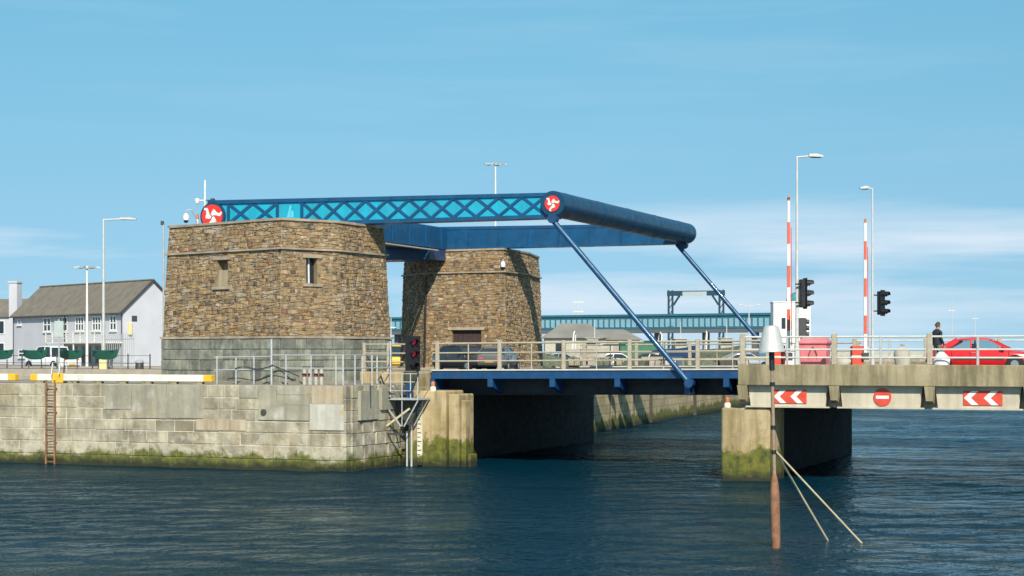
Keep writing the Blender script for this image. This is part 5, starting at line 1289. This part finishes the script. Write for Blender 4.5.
# ------------------------------------------------------------------ far quay wall, fenders
fw = thing('far_quay_wall', 'sunlit algae lined quay wall seen under the lifting deck', 'quay wall', (-37, 108, 0))
pts = [(-36.1, 96.4), (-37.5, 108), (-41.1, 153), (-57.9, 300)]
mb = MB()
for a, b in zip(pts[:-1], pts[1:]):
    mb.hexa([(a[0]-.6,a[1],-2),(a[0]+.05,a[1],-2),(b[0]+.05,b[1],-2),(b[0]-.6,b[1],-2),(a[0]-.6,a[1],QZ+.02),(a[0]+.05,a[1],QZ+.02),(b[0]+.05,b[1],QZ+.02),(b[0]-.6,b[1],QZ+.02)])
localize(mb, fw.location).build('wall_face', 'farwall', fw)
for px_, wd in ((609, .1), (633, .1), (649, .28), (693, .32), (722, .32)):
    for a, b in zip(pts[:-1], pts[1:]):
        u = ufac(px_, a, b)
        if .001 < u < .999:
            x, y = lerp(a, b, u); mb = MB(); mb.bar((x+.02+wd*.3, y, -1.5), (x+.02+wd*.3, y, QZ-.1), wd, wd*.6); localize(mb, fw.location).build('fender_pile', 'timber', fw); break

# ------------------------------------------------------------------ ferry terminal in the distance
g0 = onD(372, 352, 268); g1 = onD(776, 352, 235); dv = Vector((g1.x-g0.x, g1.y-g0.y, 0)); WL = dv.length
wk = thing('passenger_walkway', 'long elevated blue glazed passenger walkway beyond the harbour', 'walkway', (g0.x, g0.y, QZ), math.atan2(dv.y, dv.x))
ZW0 = onD(600, 329.5, 250).z-QZ; ZW1 = onD(600, 315, 250).z-QZ
def wp(name, m, fn):
    mb = MB(); fn(mb); return mb.build(name, m, wk)
wp('floor_beam', 'walkgrey', lambda m: m.box(0, WL, 0, 3.2, ZW0-.55, ZW0))
wp('roof', 'walkblue', lambda m: m.box(-.2, WL+.2, -.2, 3.4, ZW1-.3, ZW1))
nb = 76
for i in range(nb):
    x0, x1 = WL*i/nb, WL*(i+1)/nb
    wp('pane', 'walkglass', lambda m: m.box(x0+.09, x1-.09, .05, .1, ZW0+.35, ZW1-.45))
    wp('mullion', 'walkblue', lambda m: m.box(x0-.09, x0+.089, -.02, .2, ZW0+.3, ZW1-.3))
wp('sill_beam', 'walkblue', lambda m: m.box(0, WL, -.05, .25, ZW0, ZW0+.3))
wp('transom', 'walkblue', lambda m: m.box(0, WL, -.01, .17, ZW1-.62, ZW1-.3))
for i in range(9):
    x = WL*(i+.5)/9; wp('pier', 'walkgrey', lambda m: m.box(x-.35, x+.35, 1.2, 2.2, 0, ZW0-.55))
# linkspan gantry
a = onD(668, 352, 285); b = onD(724, 352, 282); d = b-a; GL = math.hypot(d.x, d.y)
ga = thing('linkspan_gantry', 'dark blue portal gantry frame of the ferry linkspan', 'gantry', (a.x, a.y, QZ), math.atan2(d.y, d.x))
zt = onD(690, 290, 283).z-QZ
def gp(name, fn, m='gantry'):
    mb = MB(); fn(mb); return mb.build(name, m, ga)
for x in (.1, GL-.75):
    for xx in (x, x+.65): gp('leg', lambda m: m.bar((xx,0,0),(xx,0,zt),.26,.4))
    for i in range(11):
        z0 = i*zt/11; gp('brace', lambda m: m.bar((x,0,z0),(x+.65,0,z0+zt/11),.1,.12))
gp('crossbeam', lambda m: m.box(-.1, GL+.1, -.3, .3, zt-.9, zt-.1))
gp('top_rail', lambda m: (m.bar((-.1,0,zt+.35),(GL+.1,0,zt+.35),.06,.06), [m.bar((x,0,zt-.1),(x,0,zt+.35),.05,.05) for x in (0, GL*.25, GL*.5, GL*.75, GL)]), 'galv')
gp('name_board', lambda m: m.box(GL*.27, GL*.70, -.36, -.32, zt-.95, zt-.25), 'signgrey')
for x, sg in ((.9, 1), (GL-.9, -1)): gp('knee_brace', lambda m: m.bar((x,0,zt-2.4),(x+sg*1.0,0,zt-.9),.3,.3))
# white turret
a = onD(791, 352, 150)
tu = thing('white_turret', 'white square harbour turret with teal cap behind the barrier', 'building', (a.x, a.y, 0), TH+math.radians(-4))
mb = MB(); mb.box(-2.6, 2.6, -2.2, 3, -3, 4.0); mb.build('foundation', 'farwall', tu)
zt = onD(791, 303, 150).z
mb = MB(); mb.cbox(-1.62, 1.55, -1.4, 1.6, 4.0, zt, .05); mb.build('wall', 'white', tu)
mb = MB(); mb.lathe([(.75, 0), (.75, .35), (.55, .5), (.5, .7), (0, .95)], cx=.35, cz=zt, n=14); mb.build('cap', 'teal', tu, smooth=True)
for x in (-.75, .75):
    mb = MB(); mb.box(x-.16, x+.16, -1.46, -1.38, zt-2.2, zt-1.3); mb.build('window', 'glass', tu)
mb = MB(); mb.box(-1.7, 1.63, -1.48, 1.68, zt-.0, zt+.12) if False else mb.box(-1.68, 1.61, -1.46, 1.66, zt+.001, zt+.1); mb.build('cornice', 'white', tu)
# shed with grey hipped roof
def shed(px0, px1, D, pyr, pye, label, m='house'):
    a = onD(px0, 352, D); b = onD(px1, 352, D); d = b-a; L = math.hypot(d.x, d.y)
    t = thing('shed', label, 'shed', (a.x, a.y, QZ), TH)
    ze = onD(px0, pye, D).z-QZ; zr = onD(px0, pyr, D).z-QZ
    mb = MB(); mb.box(0, L, 0, 6, 0, ze); mb.build('wall', m, t)
    mb = MB(); e = .4; mb.add([(-e,-e,ze),(L+e,-e,ze),(L+e,6+e,ze),(-e,6+e,ze),(1.8,3,zr),(L-1.8,3,zr)], [(0,1,5,4),(1,2,5),(2,3,4,5),(3,0,4),(3,2,1,0)]); mb.build('roof', 'shedroof', t)
    k = max(2, int(L/2.4))
    for i in range(k):
        x = L*(i+.5)/k; mb = MB(); mb.box(x-.5, x+.5, -.05, .02, .9, max(1.4, ze-.5)); mb.build('window', 'glass', t)
shed(545, 606, 190, 323, 338, 'grey hipped roof shed just right of the far tower', 'sack')
shed(566, 640, 215, 329, 340, 'long low shed with grey roof under the walkway', 'pave')
# container, boat, nets, crates, cars along the far quay
def place(px, D): return onD(px, 352, D)
a = place(642, 185); t = thing('shipping_container', 'green container on the far quay left of the strut', 'container', (a.x, a.y, QZ), TH)
mb = MB(); mb.box(-2.3, 2.3, -1.2, 1.2, .1, 2.6)
mb.build('box', 'container', t)
for i in range(16):
    mb = MB(); x = -2.15+i*.287; mb.box(x-.07, x+.07, -1.245, -1.201, .2, 2.5); mb.build('rib', 'container', t)
for x in (-2.3, 2.3):
    for y in (-1.2, 1.2):
        mb = MB(); mb.box(x-.06, x+.06, y-.06, y+.06, 0, 2.66); mb.build('corner_post', 'container', t)
def boat(px, D, L, hull_m, label, rz=0):
    a = place(px, D); t = thing('fishing_boat', label, 'boat', (a.x, a.y, QZ), TH+rz, 'boats laid up on the far quay')
    rings = []
    for k in range(9):
        u = k/8; x = -L/2+L*u; wd = 1.1*(1-(max(0, u-.45)/.55)**2.2)+.03; rise = .5*u**2
        rings.append([(x, -.1, .45+rise*.6), (x, .1, .45+rise*.6), (x, wd*.8, .8+rise*.5), (x, wd, 1.7+rise), (x, wd*.9, 1.7+rise), (x, wd*.8, 1.45+rise), (x, -wd*.8, 1.45+rise), (x, -wd*.9, 1.7+rise), (x, -wd, 1.7+rise), (x, -wd*.8, .8+rise*.5)])
    mb = MB(); mb.loft(rings); mb.build('hull', hull_m, t, smooth=True)
    mb = MB(); mb.cbox(-L*.05, L*.2, -.7, .7, 1.5, 2.75, .06); wh = mb.build('wheelhouse', 'sack', t)
    mb = MB(); mb.box(-L*.04, L*.19, -.725, -.702, 2.1, 2.55); mb.build('window', 'glass', wh)
    mb = MB(); mb.cbox(-L*.08, L*.24, -.8, .8, 2.75, 2.83, .02); mb.build('roof', 'sack', wh)
    mb = MB(); mb.cyl((L*.1,0,2.8),(L*.1,0,4.6),.05,.03,8); mb.build('mast', 'polegrey', t)
    for sx in (-1, 1):
        mb = MB(); mb.tube([(-L*.35,sx*.8,1.6),(-L*.33,sx*.5,3.2),(-L*.33,0,3.45)],.07,8); mb.build('gantry_arm', 'dirtywhite', t)
    for x in (-L*.3, L*.25):
        mb = MB(); mb.box(x-.1, x+.1, -.8, .8, 0, .75); mb.build('cradle', 'timber', t)
boat(722, 170, 4.6, 'net', 'small drab boat with pale gantry right of the far strut')
boat(676, 180, 5.0, 'carblue', 'dark blue hulled boat between the strut and the gantry', math.radians(10))
boat(590, 170, 4.6, 'sack', 'pale hulled boat under the near strut', math.radians(-12))
specs = [(560, 150, 'carsilver', 'silver car parked on the far quay beside the far tower', 20), (617, 145, 'carwhite', 'white car parked on the far quay left of the pale crates', 5), (655, 140, 'cardark', 'small dark car on the far quay behind the deck railing', -8), (745, 140, 'carsilver', 'silver car on the far quay next to the concrete parapet end', 10)]
for px_, D, m_, lb_, r_ in specs:
    a = place(px_, D); car(lb_, (a.x, a.y, QZ), TH+math.radians(r_), m_, group='cars on the far quay')
def crates(px, D, n, rows, ms, label):
    a = place(px, D); rs = random.Random(px)
    for r in range(rows):
        for i in range(n-r):
            t = thing('fish_crate', f'{["bottom","middle","top"][r]} row, {["first","second","third","fourth"][i]} fish crate from the left, {label}', 'crate', (a.x+C*(i-n/2+r*.5)*.95, a.y+S*(i-n/2+r*.5)*.95, QZ+r*.56), TH+rs.uniform(-.06,.06), 'fish crates on the far quay')
            m_ = rs.choice(ms)
            mb = MB(); mb.loft([[(-.4,-.28,0),(.4,-.28,0),(.4,.28,0),(-.4,.28,0)],[(-.45,-.32,.5),(.45,-.32,.5),(.45,.32,.5),(-.45,.32,.5)]]); mb.build('tub', m_, t)
            mb = MB(); mb.box(-.47,.47,-.34,.34,.5,.55); mb.build('rim', m_, t)
# heap of lobster creels
cre = None
for i in range(34):
    rs = random.Random(100+i)
    px_ = 553+i*5.7+rs.uniform(-3, 3); D = rs.uniform(112, 128); a = place(px_, D); lev = 0 if i % 3 else 1
    loc_ = (a.x, a.y, QZ+lev*.5); rz_ = TH+rs.uniform(-.6, .6); m_ = rs.choice(['net', 'sack', 'pave', 'timber', 'wicker', 'wicker'])
    t = thing('lobster_creel', 'weathered lobster creel in the heaps on the far quay behind the deck railing', 'creel', loc_, rz_, 'lobster creels on the far quay')
    mb = MB(); hh_ = .5; n = 8
    mb.loft([[(x_, -.32, .0)]+[(x_, .32*-math.cos(math.pi*k/n), .08+.42*math.sin(math.pi*k/n)) for k in range(n+1)]+[(x_, .32, 0.)] for x_ in (-.42, .42)]); mb.build('mesh_cover', m_, t)
    for x_ in (-.43, 0, .43):
        mb = MB(); mb.tube([(x_, .345*-math.cos(math.pi*k/n), .08+.445*math.sin(math.pi*k/n)) for k in range(n+1)], .03, 5); mb.build('hoop', 'timber', t)
    mb = MB(); mb.box(-.45, .45, -.34, .34, -.0, .05); mb.build('base', 'timber', t)
    if lev:
        t2_ = thing('lobster_creel', 'weathered lobster creel in the heaps on the far quay behind the deck railing', 'creel', (a.x, a.y, QZ), rz_, 'lobster creels on the far quay')
        for ch_ in t.children:
            c_ = ch_.copy(); COL.objects.link(c_); c_.parent = t2_
crates(600, 125, 4, 3, ['sack', 'crate_b', 'pave'], 'pale pile under near strut')
crates(668, 122, 4, 2, ['crate_n', 'crate_b', 'sack'], 'brown and blue pile right of near strut')
def netpile(px, D, w_, h_, label):
    a = place(px, D); rs = random.Random(px); mb = MB(); rings = []
    for i in range(6):
        e = i/5; rings.append([(w_/2*math.cos(e*1.5)*rs.uniform(.85,1.1)*math.cos(2*math.pi*j/18), w_*.35*math.cos(e*1.5)*rs.uniform(.85,1.1)*math.sin(2*math.pi*j/18), h_*math.sin(e*1.5)*rs.uniform(.9,1.08)) for j in range(18)])
    mb.loft(rings); o = mb.build('net_pile', 'net', None, (a.x, a.y, QZ), True); tag(o, label, 'net pile', 'net piles')
netpile(548, 118, 3.2, 1.3, 'dark heap of nets right behind the far tower foot')
netpile(572, 120, 2.6, 1.1, 'dark heap of nets left of the pale crates')
netpile(636, 118, 2.6, 1.0, 'dark heap of nets between the two crate piles')
netpile(706, 120, 2.4, 1.0, 'dark heap of nets behind the right end of the deck railing')
# tripod mast and lamp masts in the haze of the terminal
a = place(578, 300); t = thing('lattice_mast', 'pale tripod mast beyond the walkway', 'mast', (a.x, a.y, QZ), TH); zt = onD(578, 299, 300).z-QZ
for dx_ in (-.9, 0, .9): 
    mb = MB(); mb.cyl((dx_*1.2,0,0),(dx_*.6,0,zt),.07,.06,6); mb.build('leg', 'polegrey', t)
for zz in (.55, .8, .95):
    mb = MB(); mb.bar((-.9,0,zt*zz),(.9,0,zt*zz),.1,.1); mb.build('crossbar', 'dirtywhite', t)
a = place(749, 230); t = thing('twin_lamp', 'slim twin armed lamp column left of the white turret', 'street lamp', (a.x, a.y, QZ), TH); zt = onD(749, 305, 230).z-QZ
mb = MB(); mb.cyl((0,0,0),(0,0,zt),.1,.07,8); mb.build('column', 'polegrey', t)
for sx in (-1, 1):
    mb = MB(); mb.bar((0,0,zt-.1),(sx*1.1,0,zt+.05),.07,.07); mb.bar((sx*.8,0,zt+.05),(sx*1.5,0,zt+.08),.25,.1); mb.build('arm', 'polegrey', t)
for px_, pt, D, lb_ in ((952, 299, 318, 'pale mast rising behind the person on the bridge'), (975, 309, 318, 'thin pale mast above the red car roof'), (391, 318, 200, 'thin pale mast between the two towers')):
    a = place(px_, D); zb = 4.4 if D > 300 else QZ; t = thing('distant_mast', lb_, 'mast', (a.x, a.y, zb), TH); zt = onD(px_, pt, D).z-zb
    mb = MB(); mb.cyl((0,0,0),(0,0,zt),.09,.05,6); mb.build('pole', 'polegrey', t)
    mb = MB(); mb.bar((-.6,0,zt*.8),(.6,0,zt*.8),.08,.08); mb.build('crossbar', 'dirtywhite', t)
# yellow van between the towers
a = place(396, 135)
car('yellow van seen in the gap between the two towers', (a.x, a.y, QZ), TH, 'yellowpale' if 'yellowpale' in M else 'yellow', Wd=1.85, L=4.5, body=van_body, cab=(-2.3, -2.2, .9, 1.5, 1.95, 1.08), wr=.34, wheels=(-1.55, 1.6), name='yellow_van')
# abutment railing between quay corner and lifting deck
ar = thing('abutment_railing', 'short beige railing on the abutment left of the deck end', 'railing', (-35.6, 73.6, 4.28))
for x in (-1.45, -.2, 1.3):
    mb = MB(); mb.cbox(x-.07, x+.07, -.07, .07, 0, 1.36, .015); mb.build('post', 'railpaint', ar)
for zz in (1.28, .86, .46):
    mb = MB(); mb.cyl((-1.5,0,zz),(1.45,0,zz),.035,.035,8); mb.build('rail', 'railpaint', ar)
